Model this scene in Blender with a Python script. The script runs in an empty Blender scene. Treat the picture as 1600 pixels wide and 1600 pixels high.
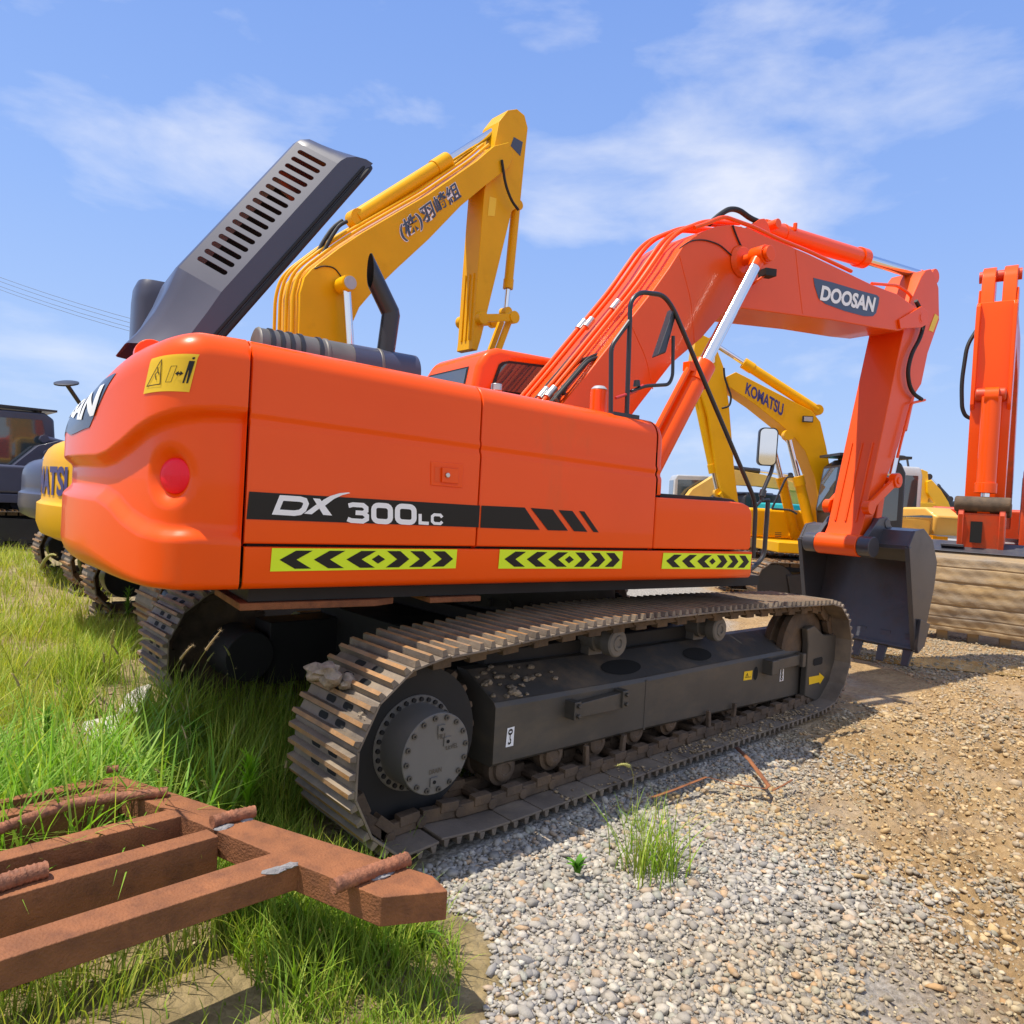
import bpy, bmesh, math, random
import numpy as np
from mathutils import Vector, Matrix

random.seed(7)
rng = np.random.default_rng(11)
S = bpy.context.scene
COL = S.collection
rad = math.radians

# ------------------------------------------------------------------ camera
FPX = 1115.77                       # focal length in photo pixels (photo is 1600 wide)
CAM = Vector((-4.159, -4.287, 1.730))
YAW, PITCH, ROLL = rad(47.585), rad(-1.012), rad(3.304)
_f = Vector((math.cos(PITCH)*math.cos(YAW), math.cos(PITCH)*math.sin(YAW), math.sin(PITCH)))
_r0 = Vector((math.sin(YAW), -math.cos(YAW), 0)); _u0 = _r0.cross(_f)
_r = math.cos(ROLL)*_r0 + math.sin(ROLL)*_u0
_u = -math.sin(ROLL)*_r0 + math.cos(ROLL)*_u0
cd = bpy.data.cameras.new('camera'); cam = bpy.data.objects.new('camera', cd); COL.objects.link(cam)
cd.sensor_width = 36.0; cd.sensor_fit = 'HORIZONTAL'; cd.lens = 36.0*FPX/1600.0
cd.clip_start = 0.05; cd.clip_end = 4000
cam.matrix_world = Matrix(((_r.x, _u.x, -_f.x, CAM.x), (_r.y, _u.y, -_f.y, CAM.y), (_r.z, _u.z, -_f.z, CAM.z), (0, 0, 0, 1)))
S.camera = cam

# ------------------------------------------------------------------ sun, sky, exposure
SUN = Vector((-0.34, 0.23, 1.0)).normalized()          # towards the sun
elev = math.asin(SUN.z)
sd = bpy.data.lights.new('sun', 'SUN'); sun = bpy.data.objects.new('sun', sd); COL.objects.link(sun)
sd.energy = 4.3; sd.angle = rad(0.55); sd.color = (1.0, 0.93, 0.80)
sun.rotation_euler = (-SUN).to_track_quat('-Z', 'Y').to_euler()
sun.location = SUN*60
W = bpy.data.worlds.new('World'); S.world = W; W.use_nodes = True
nt = W.node_tree; nt.nodes.clear()
def N(nt, t, **k):
    n = nt.nodes.new(t)
    for a, b in k.items(): setattr(n, a, b)
    return n
sky = N(nt, 'ShaderNodeTexSky', sky_type='NISHITA', sun_disc=False, sun_elevation=elev,
        sun_rotation=math.atan2(SUN.x, SUN.y), altitude=20, air_density=1.0, dust_density=0.3, ozone_density=2.5)
tc = N(nt, 'ShaderNodeTexCoord'); mp = N(nt, 'ShaderNodeMapping'); mp.inputs['Scale'].default_value = (1.0, 1.0, 2.6)
mp.inputs['Location'].default_value = (0.35, 1.1, 0.2)
n1 = N(nt, 'ShaderNodeTexNoise'); n1.inputs['Scale'].default_value = 4.2; n1.inputs['Detail'].default_value = 9; n1.inputs['Roughness'].default_value = 0.55
n1.inputs['Distortion'].default_value = 0.25
cr = N(nt, 'ShaderNodeValToRGB'); cr.color_ramp.elements[0].position = 0.55; cr.color_ramp.elements[1].position = 0.90
geo = N(nt, 'ShaderNodeSeparateXYZ')
hz = N(nt, 'ShaderNodeValToRGB'); e = hz.color_ramp.elements
e[0].position = 0.0; e[0].color = (0.46, 0.60, 0.90, 1); e[1].position = 0.62; e[1].color = (0.20, 0.36, 0.84, 1)
m_ = e.new(0.16); m_.color = (0.385, 0.555, 0.93, 1); m_ = e.new(0.34); m_.color = (0.295, 0.475, 0.93, 1)
scl = N(nt, 'ShaderNodeMix', data_type='RGBA', blend_type='MULTIPLY'); scl.inputs['Factor'].default_value = 1.0; scl.inputs['B'].default_value = (9.7, 9.7, 9.7, 1)
tint = N(nt, 'ShaderNodeMix', data_type='RGBA'); tint.inputs['Factor'].default_value = 0.80
mixc = N(nt, 'ShaderNodeMix', data_type='RGBA'); mixc.inputs['B'].default_value = (8.8, 8.8, 9.0, 1)
mul = N(nt, 'ShaderNodeMath', operation='MULTIPLY'); mul.inputs[1].default_value = 0.66
bg = N(nt, 'ShaderNodeBackground'); bg.inputs['Strength'].default_value = 0.085; wo = N(nt, 'ShaderNodeOutputWorld')
L = nt.links.new
L(tc.outputs['Generated'], mp.inputs['Vector']); L(mp.outputs['Vector'], n1.inputs['Vector'])
L(tc.outputs['Generated'], geo.inputs[0]); L(geo.outputs['Z'], hz.inputs['Fac']); L(hz.outputs['Color'], scl.inputs['A']); L(scl.outputs['Result'], tint.inputs['B']); L(sky.outputs['Color'], tint.inputs['A']); L(tint.outputs['Result'], mixc.inputs['A'])
# unseen bright cloud added behind the camera to fill the shaded sides
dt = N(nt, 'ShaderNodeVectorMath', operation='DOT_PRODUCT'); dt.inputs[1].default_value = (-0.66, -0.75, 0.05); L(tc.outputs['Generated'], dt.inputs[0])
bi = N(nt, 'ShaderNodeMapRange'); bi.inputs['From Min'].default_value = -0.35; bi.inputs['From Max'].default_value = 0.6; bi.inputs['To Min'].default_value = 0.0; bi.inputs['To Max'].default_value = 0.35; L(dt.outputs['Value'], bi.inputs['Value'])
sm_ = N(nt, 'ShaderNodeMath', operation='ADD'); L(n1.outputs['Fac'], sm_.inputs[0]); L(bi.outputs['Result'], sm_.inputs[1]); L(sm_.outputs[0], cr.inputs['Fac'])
# the few soft clouds of the view, each a patch of sky in its own direction
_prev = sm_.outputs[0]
for cx_, cy_, k_, a_ in ((1090, 275, 120, .16), (1200, 300, 300, .10), (885, 360, 420, .16), (830, 345, 500, .08), (400, 250, 260, .15), (110, 545, 260, .12), (1330, 90, 60, .08), (1200, 590, 160, .10)):
    d_ = (_f + (cx_-800)/FPX*_r - (cy_-800)/FPX*_u).normalized()
    q1 = N(nt, 'ShaderNodeVectorMath', operation='DOT_PRODUCT'); q1.inputs[1].default_value = d_; L(tc.outputs['Generated'], q1.inputs[0])
    q2 = N(nt, 'ShaderNodeMath', operation='MULTIPLY_ADD'); q2.inputs[1].default_value = k_; q2.inputs[2].default_value = -k_; L(q1.outputs['Value'], q2.inputs[0])
    q3 = N(nt, 'ShaderNodeMath', operation='EXPONENT'); L(q2.outputs[0], q3.inputs[0])
    q4 = N(nt, 'ShaderNodeMath', operation='MULTIPLY_ADD'); q4.inputs[1].default_value = a_; L(q3.outputs[0], q4.inputs[0]); L(_prev, q4.inputs[2]); _prev = q4.outputs[0]
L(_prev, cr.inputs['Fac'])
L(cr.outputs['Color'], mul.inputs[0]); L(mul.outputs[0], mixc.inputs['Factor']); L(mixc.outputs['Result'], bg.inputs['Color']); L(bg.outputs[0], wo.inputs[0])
S.view_settings.view_transform = 'Standard'; S.view_settings.look = 'None'
S.view_settings.exposure = 0.46; S.view_settings.gamma = 1.0
S.render.film_transparent = False
S.cycles.max_bounces = 8; S.cycles.caustics_reflective = False; S.cycles.caustics_refractive = False

# ------------------------------------------------------------------ measuring: photo pixel -> point on a known plane
SW = rad(-7.994)                       # swing of the upper works against the tracks
MU = Matrix.Rotation(SW, 4, 'Z'); MUi = MU.inverted()
def ray(x, y): return _f + (x-800)/FPX*_r - (y-800)/FPX*_u
def onY(x, y, Y):
    d = ray(x, y); return CAM + (Y-CAM.y)/d.y*d
def onZ(x, y, Z=0.0):
    d = ray(x, y); return CAM + (Z-CAM.z)/d.z*d
def uY(x, y, Y):                       # upper-works frame, plane Y
    d = MUi @ ray(x, y); c = MUi @ CAM; return c + (Y-c.y)/d.y*d
def uX(x, y, X):
    d = MUi @ ray(x, y); c = MUi @ CAM; return c + (X-c.x)/d.x*d
def onD(x, y, D):                      # vertical plane facing the camera at distance D
    fh = Vector((math.cos(YAW), math.sin(YAW), 0)); d = ray(x, y); return CAM + D/d.dot(fh)*d
def proj(P):
    d = P-CAM; z = d.dot(_f); return (800+FPX*d.dot(_r)/z, 800-FPX*d.dot(_u)/z)
def xz(pix, Y): return [(uY(x, y, Y).x, uY(x, y, Y).z) for x, y in pix]

# ------------------------------------------------------------------ materials
def mat(name, base, rough=0.5, metal=0.0, coat=0.0, var=0.0, vscale=4.0, dust=None, dustamt=0.0, dscale=2.0, bump=0.0, bscale=60.0,
        attr=None, emit=0.0, trans=0.0, coatrough=0.06, streak=None, spec=0.5):
    m = bpy.data.materials.new(name); m.use_nodes = True; nt = m.node_tree; L = nt.links.new
    b = nt.nodes['Principled BSDF']
    b.inputs['Base Color'].default_value = (*base, 1); b.inputs['Roughness'].default_value = rough; b.inputs['Metallic'].default_value = metal
    b.inputs['Coat Weight'].default_value = coat; b.inputs['Coat Roughness'].default_value = coatrough
    b.inputs['Specular IOR Level'].default_value = spec
    b.inputs['Transmission Weight'].default_value = trans
    g = N(nt, 'ShaderNodeNewGeometry'); col = None
    if attr:
        a = N(nt, 'ShaderNodeAttribute', attribute_name=attr); col = a.outputs['Color']
    if var > 0:
        t = N(nt, 'ShaderNodeTexNoise'); t.inputs['Scale'].default_value = vscale; t.inputs['Detail'].default_value = 6
        L(g.outputs['Position'], t.inputs['Vector'])
        r = N(nt, 'ShaderNodeMapRange'); r.inputs['From Min'].default_value = 0.3; r.inputs['From Max'].default_value = 0.7
        r.inputs['To Min'].default_value = 1-var; r.inputs['To Max'].default_value = 1+var; L(t.outputs['Fac'], r.inputs['Value'])
        x = N(nt, 'ShaderNodeMix', data_type='RGBA', blend_type='MULTIPLY'); x.inputs['Factor'].default_value = 1
        if col is not None: L(col, x.inputs['A'])
        else: x.inputs['A'].default_value = (*base, 1)
        L(r.outputs['Result'], x.inputs['B']); col = x.outputs['Result']
        rr = N(nt, 'ShaderNodeMapRange'); rr.inputs['To Min'].default_value = max(0.02, rough*(1-var)); rr.inputs['To Max'].default_value = min(1, rough*(1+var))
        L(t.outputs['Fac'], rr.inputs['Value']); L(rr.outputs['Result'], b.inputs['Roughness'])
    if dust:
        t = N(nt, 'ShaderNodeTexNoise'); t.inputs['Scale'].default_value = dscale; t.inputs['Detail'].default_value = 9; t.inputs['Roughness'].default_value = 0.65
        if streak:
            mpn = N(nt, 'ShaderNodeMapping'); mpn.inputs['Scale'].default_value = streak
            L(g.outputs['Position'], mpn.inputs['Vector']); L(mpn.outputs['Vector'], t.inputs['Vector'])
        else: L(g.outputs['Position'], t.inputs['Vector'])
        r = N(nt, 'ShaderNodeMapRange'); r.inputs['From Min'].default_value = 0.62-0.3*dustamt; r.inputs['From Max'].default_value = 0.85-0.25*dustamt
        r.inputs['To Max'].default_value = min(1.0, 0.35+dustamt*0.65)
        L(t.outputs['Fac'], r.inputs['Value'])
        x = N(nt, 'ShaderNodeMix', data_type='RGBA'); L(r.outputs['Result'], x.inputs['Factor'])
        if col is not None: L(col, x.inputs['A'])
        else: x.inputs['A'].default_value = (*base, 1)
        x.inputs['B'].default_value = (*dust, 1); col = x.outputs['Result']
        rx = N(nt, 'ShaderNodeMix', data_type='FLOAT'); L(r.outputs['Result'], rx.inputs[0]); rx.inputs[2].default_value = rough; rx.inputs[3].default_value = 0.9
        L(rx.outputs[0], b.inputs['Roughness'])
        cx = N(nt, 'ShaderNodeMath', operation='MULTIPLY_ADD'); cx.inputs[1].default_value = -coat; cx.inputs[2].default_value = coat
        L(r.outputs['Result'], cx.inputs[0]); L(cx.outputs[0], b.inputs['Coat Weight'])
    if col is not None: L(col, b.inputs['Base Color'])
    if bump > 0:
        t = N(nt, 'ShaderNodeTexNoise'); t.inputs['Scale'].default_value = bscale; t.inputs['Detail'].default_value = 6
        L(g.outputs['Position'], t.inputs['Vector'])
        bp = N(nt, 'ShaderNodeBump'); bp.inputs['Strength'].default_value = min(1, bump); bp.inputs['Distance'].default_value = 0.01*max(1, bump)
        L(t.outputs['Fac'], bp.inputs['Height']); L(bp.outputs['Normal'], b.inputs['Normal'])
    if emit: b.inputs['Emission Strength'].default_value = emit
    return m

DUST = (0.30, 0.22, 0.13)
M = {}
M['orange'] = mat('orange paint', (0.94, 0.094, 0.001), 0.32, coat=0.30, coatrough=0.05, var=0.04, vscale=1.2, dust=(0.40, 0.16, 0.06), dustamt=0.06, dscale=1.1, streak=(1.3, 1.3, .5), bump=0.10, bscale=2.6, spec=0.18)
M['orange_boom'] = mat('orange boom paint', (0.86, 0.092, 0.004), 0.38, coat=0.18, coatrough=0.12, var=0.05, vscale=1.5, bump=0.03, bscale=7, spec=0.3)
M['orange_dusty'] = mat('orange paint with mud', (0.62, 0.06, 0.010), 0.4, coat=0.2, dust=(0.16, 0.09, 0.04), dustamt=0.35, dscale=3.0)
M['yellow'] = mat('yellow paint', (0.78, 0.40, 0.004), 0.4, coat=0.06, coatrough=0.1, var=0.06, vscale=1.6, dust=(0.48, 0.23, 0.01), dustamt=0.15, dscale=2.2, spec=0.15)
M['yellow_bright'] = mat('bright yellow paint', (0.86, 0.52, 0.006), 0.38, coat=0.2, coatrough=0.1, var=0.06, vscale=1.5)
M['yellow_faded'] = mat('faded yellow paint', (0.72, 0.42, 0.08), 0.5, coat=0.1, var=0.12, vscale=1.5, dust=DUST, dustamt=0.25)
M['navy'] = mat('dark blue grey paint', (0.046, 0.049, 0.088), 0.42, coat=0.3, coatrough=0.16, var=0.08, vscale=3, bump=0.02, bscale=8)
M['blackpaint'] = mat('black satin paint', (0.018, 0.018, 0.022), 0.42, coat=0.2, var=0.15, vscale=6)
M['rubber'] = mat('black rubber', (0.012, 0.012, 0.013), 0.65, var=0.2, vscale=12)
M['frame'] = mat('dark grey frame paint', (0.068, 0.060, 0.050), 0.5, var=0.12, vscale=3, dust=(0.19, 0.14, 0.085), dustamt=0.42, dscale=1.6, streak=(1, 1, 2.2), bump=0.05, bscale=25)
M['frame_top'] = mat('dirty frame top', (0.060, 0.056, 0.052), 0.6, dust=(0.20, 0.14, 0.085), dustamt=0.55, dscale=4.0, bump=0.25, bscale=45)
M['belly'] = mat('dark belly steel', (0.014, 0.013, 0.013), 0.7, var=0.3, vscale=5)
M['bucket'] = mat('dark bucket paint', (0.050, 0.050, 0.060), 0.36, coat=0.25, coatrough=0.2, var=0.15, vscale=2.5, dust=(0.10, 0.09, 0.08), dustamt=0.3, dscale=3)
M['shoe'] = mat('track steel', (0.17, 0.135, 0.105), 0.65, metal=0.1, var=0.35, vscale=4, dust=(0.33, 0.255, 0.17), dustamt=0.6, dscale=3.5, bump=0.3, bscale=70)
M['grouser'] = mat('worn rusty grouser', (0.33, 0.165, 0.055), 0.55, metal=0.1, var=0.35, vscale=9, dust=(0.20, 0.145, 0.10), dustamt=0.75, dscale=5, bump=0.3, bscale=80)
M['chain'] = mat('muddy chain steel', (0.10, 0.068, 0.044), 0.8, var=0.35, vscale=8, dust=(0.20, 0.12, 0.06), dustamt=0.5, dscale=5, bump=0.4, bscale=50)
M['hole'] = mat('opening shade black', (0.006, 0.006, 0.006), 0.9)  # near-black colour standing for the shade inside holes and slots
M['cover'] = mat('grey drive cover paint', (0.145, 0.136, 0.126), 0.5, var=0.08, vscale=5, dust=(0.26, 0.21, 0.15), dustamt=0.4, dscale=4)
M['chrome'] = mat('chromed rod', (0.78, 0.79, 0.81), 0.12, metal=1.0)
M['steel'] = mat('bare steel', (0.55, 0.54, 0.52), 0.35, metal=0.9, var=0.1, vscale=20)
M['glass'] = mat('dark tinted glass', (0.045, 0.06, 0.065), 0.05, coat=1.0, coatrough=0.02, spec=0.8)
M['mirror'] = mat('mirror glass', (0.75, 0.76, 0.78), 0.04, metal=1.0)
M['white'] = mat('white lettering', (0.90, 0.90, 0.91), 0.4)
M['decalblack'] = mat('black decal film', (0.012, 0.011, 0.010), 0.35, spec=0.3)
M['decalblue'] = mat('dark blue decal film', (0.042, 0.052, 0.088), 0.3, coat=0.3)
M['hiviz'] = mat('reflective yellow green film', (0.74, 0.95, 0.01), 0.4, coat=0.1, bump=0.08, bscale=110)
M['sticker'] = mat('yellow warning film', (0.92, 0.58, 0.004), 0.45, coat=0.1)
M['blueletter'] = mat('violet blue lettering', (0.035, 0.03, 0.17), 0.4)
M['redlens'] = mat('red plastic lens', (0.95, 0.012, 0.035), 0.35, coat=0.15, bump=0.12, bscale=160, spec=0.2)
M['rust'] = mat('rusty steel', (0.255, 0.094, 0.035), 0.8, var=0.2, vscale=7, dust=(0.12, 0.046, 0.024), dustamt=0.55, dscale=13, bump=0.6, bscale=110)
M['rustdark'] = mat('dark rusty steel', (0.26, 0.10, 0.05), 0.85, var=0.4, vscale=40, bump=0.5, bscale=120)
M['weld'] = mat('grey weld slag', (0.22, 0.21, 0.21), 0.7, var=0.3, vscale=40, bump=0.6, bscale=120)
M['concrete'] = mat('rough concrete', (0.50, 0.47, 0.42), 0.9, var=0.15, vscale=9, bump=0.8, bscale=35)
M['silencer'] = mat('grey silencer metal', (0.15, 0.14, 0.13), 0.5, metal=0.3, var=0.15, vscale=6)
M['mudsteel'] = mat('steel under dried mud', (0.24, 0.19, 0.14), 0.6, dust=(0.44, 0.29, 0.13), dustamt=0.95, dscale=1.5, streak=(0.6, 0.6, 3.0), bump=0.5, bscale=30)
M['teal'] = mat('teal paint', (0.02, 0.36, 0.40), 0.4, coat=0.3)
M['greyp'] = mat('light grey paint', (0.40, 0.42, 0.45), 0.45, coat=0.2, var=0.08)
M['redp'] = mat('red paint', (0.55, 0.03, 0.03), 0.4, coat=0.2)
M['dirtclod'] = mat('dried mud', (0.27, 0.215, 0.155), 0.95, var=0.35, vscale=30, bump=0.9, bscale=60)

# ------------------------------------------------------------------ mesh builder
class MB:
    def __init__(s, Mx=None): s.v = []; s.f = []; s.m = []; s.M = Mx
    def add(s, vs, fs, mi=0):
        o = len(s.v); s.v += [Vector(p) for p in vs]
        s.f += [tuple(o+i for i in f) for f in fs]; s.m += [mi]*len(fs); return s
    def box(s, x0, x1, y0, y1, z0, z1, mi=0):
        vs = [(x0, y0, z0), (x1, y0, z0), (x1, y1, z0), (x0, y1, z0), (x0, y0, z1), (x1, y0, z1), (x1, y1, z1), (x0, y1, z1)]
        return s.add(vs, [(0, 3, 2, 1), (4, 5, 6, 7), (0, 1, 5, 4), (1, 2, 6, 5), (2, 3, 7, 6), (3, 0, 4, 7)], mi)
    def obox(s, c, a, b, d, mi=0):
        c, a, b, d = Vector(c), Vector(a), Vector(b), Vector(d)
        vs = [c+i*a+j*b+k*d for k in (-1, 1) for j, i in ((-1, -1), (-1, 1), (1, 1), (1, -1))]
        return s.add(vs, [(0, 3, 2, 1), (4, 5, 6, 7), (0, 1, 5, 4), (1, 2, 6, 5), (2, 3, 7, 6), (3, 0, 4, 7)], mi)
    def bar(s, p0, p1, w, h, up=(0, 0, 1), mi=0):
        p0, p1 = Vector(p0), Vector(p1); d = (p1-p0); l = d.length; d.normalize(); u = Vector(up)
        sd = d.cross(u).normalized(); u = sd.cross(d).normalized()
        return s.obox((p0+p1)/2, d*l/2, sd*w/2, u*h/2, mi)
    def prism(s, poly, y0, y1, mi=0, cap=None):           # XZ polygon swept along Y
        n = len(poly); vs = [(x, y0, z) for x, z in poly]+[(x, y1, z) for x, z in poly]
        fs = [(i, (i+1) % n, n+(i+1) % n, n+i) for i in range(n)]
        s.add(vs, fs, mi); o = len(s.v)-2*n
        cm = mi if cap is None else cap
        s.f += [tuple(o+i for i in range(n))[::-1], tuple(o+n+i for i in range(n))]; s.m += [cm, cm]; return s
    def prismv(s, poly, d, mi=0):                         # planar 3D polygon swept along vector d
        n = len(poly); d = Vector(d); P = [Vector(p) for p in poly]
        fs = [(i, (i+1) % n, n+(i+1) % n, n+i) for i in range(n)]+[tuple(range(n))[::-1], tuple(range(n, 2*n))]
        return s.add(P+[p+d for p in P], fs, mi)
    def cyl(s, p0, p1, r0, r1=None, n=20, mi=0, cap=True, capmi=None):
        r1 = r0 if r1 is None else r1; p0, p1 = Vector(p0), Vector(p1); d = (p1-p0).normalized()
        a = d.orthogonal().normalized(); b = d.cross(a)
        vs = [p0+r0*(math.cos(t)*a+math.sin(t)*b) for t in (2*math.pi*i/n for i in range(n))]
        vs += [p1+r1*(math.cos(t)*a+math.sin(t)*b) for t in (2*math.pi*i/n for i in range(n))]
        s.add(vs, [(i, (i+1) % n, n+(i+1) % n, n+i) for i in range(n)], mi); o = len(s.v)-2*n
        if cap:
            cm = mi if capmi is None else capmi
            s.f += [tuple(o+i for i in range(n))[::-1], tuple(o+n+i for i in range(n))]; s.m += [cm, cm]
        return s
    def lathe(s, p0, axis, prof, n=32, mi=0):             # prof: (distance along axis, radius)
        p0 = Vector(p0); d = Vector(axis).normalized(); a = d.orthogonal().normalized(); b = d.cross(a); vs = []
        for t, r in prof:
            vs += [p0+t*d+max(r, 1e-4)*(math.cos(q)*a+math.sin(q)*b) for q in (2*math.pi*i/n for i in range(n))]
        fs = []
        for k in range(len(prof)-1):
            fs += [(k*n+i, k*n+(i+1) % n, (k+1)*n+(i+1) % n, (k+1)*n+i) for i in range(n)]
        return s.add(vs, fs, mi)
    def tube(s, pts, r, n=10, fil=0.0, mi=0, cap=True, r1=None):
        P = [Vector(p) for p in pts]
        if fil > 0 and len(P) > 2:
            Q = [P[0]]
            for i in range(1, len(P)-1):
                a, b, c = P[i-1], P[i], P[i+1]
                l = min(fil, (a-b).length*0.48, (c-b).length*0.48)
                A = b+(a-b).normalized()*l; Cc = b+(c-b).normalized()*l
                for k in range(6):
                    t = k/5; Q.append((1-t)**2*A+2*t*(1-t)*b+t*t*Cc)
            Q.append(P[-1]); P = Q
        m = len(P); T = []
        for i in range(m):
            t = (P[min(i+1, m-1)]-P[max(i-1, 0)]); T.append(t.normalized() if t.length > 1e-9 else Vector((0, 0, 1)))
        a = T[0].orthogonal().normalized(); vs = []
        for i in range(m):
            a = (a-a.dot(T[i])*T[i]); a.normalize(); b = T[i].cross(a)
            rr = r if r1 is None else r+(r1-r)*i/(m-1)
            vs += [P[i]+rr*(math.cos(q)*a+math.sin(q)*b) for q in (2*math.pi*k/n for k in range(n))]
        fs = [(k*n+i, k*n+(i+1) % n, (k+1)*n+(i+1) % n, (k+1)*n+i) for k in range(m-1) for i in range(n)]
        if cap: fs += [tuple(range(n))[::-1], tuple((m-1)*n+i for i in range(n))]
        return s.add(vs, fs, mi)
    def grid(s, rows, mi=0, close=False):                 # rows of points lofted
        n = len(rows[0]); vs = [p for r in rows for p in r]
        fs = [(k*n+i, k*n+(i+1) % n, (k+1)*n+(i+1) % n, (k+1)*n+i) for k in range(len(rows)-1) for i in range(n if close else n-1)]
        return s.add(vs, fs, mi)
    def build(s, name, mats, parent=None, bevel=0.0, seg=2, ang=32, smooth=True, weld=0):
        me = bpy.data.meshes.new(name)
        V = [s.M @ p for p in s.v] if s.M is not None else s.v
        me.from_pydata([tuple(p) for p in V], [], s.f)
        for m in (mats if isinstance(mats, (list, tuple)) else [mats]): me.materials.append(M[m] if isinstance(m, str) else m)
        me.polygons.foreach_set('material_index', s.m)
        bm = bmesh.new(); bm.from_mesh(me)
        if weld: bmesh.ops.remove_doubles(bm, verts=bm.verts, dist=weld)
        bmesh.ops.recalc_face_normals(bm, faces=bm.faces); bm.to_mesh(me); bm.free()
        if smooth:
            me.polygons.foreach_set('use_smooth', [True]*len(me.polygons)); me.set_sharp_from_angle(angle=rad(ang))
        me.update()
        o = bpy.data.objects.new(name, me); COL.objects.link(o)
        if parent is not None: o.parent = parent
        if bevel > 0:
            b = o.modifiers.new('Bevel', 'BEVEL'); b.width = bevel; b.segments = seg; b.limit_method = 'ANGLE'; b.angle_limit = rad(38); b.harden_normals = True
        return o

def empty(name, loc=(0, 0, 0), rz=0.0):
    o = bpy.data.objects.new(name, None); COL.objects.link(o); o.location = loc; o.rotation_euler = (0, 0, rz); o.empty_display_size = 0.3; return o
def tag(o, label, cat, group=None):
    o['label'] = label; o['category'] = cat
    if group: o['group'] = group
    return o
def structure(o): o['kind'] = 'structure'; return o
def lab(o, label): o['label'] = label; return o

# ------------------------------------------------------------------ lettering
def text2d(s, bold=0.0, res=4):
    c = bpy.data.curves.new('lettering', 'FONT'); c.body = s; c.offset = bold; c.resolution_u = res; c.fill_mode = 'BOTH'
    o = bpy.data.objects.new('lettering', c); COL.objects.link(o)
    bpy.context.view_layer.update()
    me = bpy.data.meshes.new_from_object(o)
    vs = [(v.co.x, v.co.y) for v in me.vertices]; fs = [tuple(p.vertices) for p in me.polygons]
    bpy.data.objects.remove(o); bpy.data.curves.remove(c); bpy.data.meshes.remove(me)
    if not vs: return [], []
    x0 = min(v[0] for v in vs); x1 = max(v[0] for v in vs); y0 = min(v[1] for v in vs); y1 = max(v[1] for v in vs)
    return [((x-x0)/(x1-x0), (y-y0)/(y1-y0)) for x, y in vs], fs
def dense(vs, fs, mx=0.06, sx=1.0, sy=1.0):             # cut flat lettering finely so that it can follow a curved panel
    bm = bmesh.new(); bv = [bm.verts.new((x*sx, y*sy, 0)) for x, y in vs]
    for f in fs:
        try: bm.faces.new([bv[i] for i in f])
        except ValueError: pass
    bmesh.ops.triangulate(bm, faces=bm.faces)
    for _ in range(6):
        e = [e for e in bm.edges if e.calc_length() > mx]
        if not e: break
        bmesh.ops.subdivide_edges(bm, edges=e, cuts=1); bmesh.ops.triangulate(bm, faces=bm.faces)
    bm.verts.index_update(); o = [(v.co.x/sx, v.co.y/sy) for v in bm.verts], [tuple(v.index for v in f.verts) for f in bm.faces]; bm.free(); return o
def bil(c, u, v):                                        # corners bl, br, tr, tl
    return c[0]*(1-u)*(1-v)+c[1]*u*(1-v)+c[2]*u*v+c[3]*(1-u)*v
def put2d(mb, vs, fs, corners, mi=0):
    C4 = [Vector(c) for c in corners]; mb.add([bil(C4, u, v) for u, v in vs], fs, mi)
def stroke2d(paths, w):                                  # flat lettering drawn with a broad pen
    vs, fs = [], []
    for P, closed in paths:
        n = len(P); P = [Vector((p[0], p[1])) for p in P]; o = len(vs)
        for i in range(n):
            a = P[(i-1) % n] if (closed or i > 0) else None; c = P[(i+1) % n] if (closed or i < n-1) else None; b = P[i]
            d1 = (b-a).normalized() if a is not None else (c-b).normalized(); d2 = (c-b).normalized() if c is not None else d1
            n1 = Vector((-d1.y, d1.x)); n2 = Vector((-d2.y, d2.x)); m = (n1+n2)
            m = m.normalized() if m.length > 1e-6 else n1
            k = w/2/max(0.35, m.dot(n1)); vs += [tuple(b+m*k), tuple(b-m*k)]
        for i in range(n if closed else n-1):
            j = (i+1) % n; fs.append((o+2*i, o+2*i+1, o+2*j+1, o+2*j))
    return vs, fs
def rrect(x0, y0, x1, y1, r, n=4):
    out = []
    for cx, cy, a0 in ((x1-r, y0+r, -90), (x1-r, y1-r, 0), (x0+r, y1-r, 90), (x0+r, y0+r, 180)):
        out += [(cx+r*math.cos(rad(a0+90*k/n)), cy+r*math.sin(rad(a0+90*k/n))) for k in range(n+1)]
    return out
# ================================================================== THE ORANGE EXCAVATOR
ex = empty('excavator', (0, 0, 0))
tag(ex, 'large orange excavator in front with its dark engine hood tipped open and black bucket', 'excavator')
YS = -1.446                                     # right side of the upper works
zt = lambda x: 2.405-0.033*(x+2.69)             # roof line of the side doors
zc = lambda x: 2.055-0.029*(x+2.69)             # pressed crease along the doors
def U(): return MB(MU)

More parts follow.
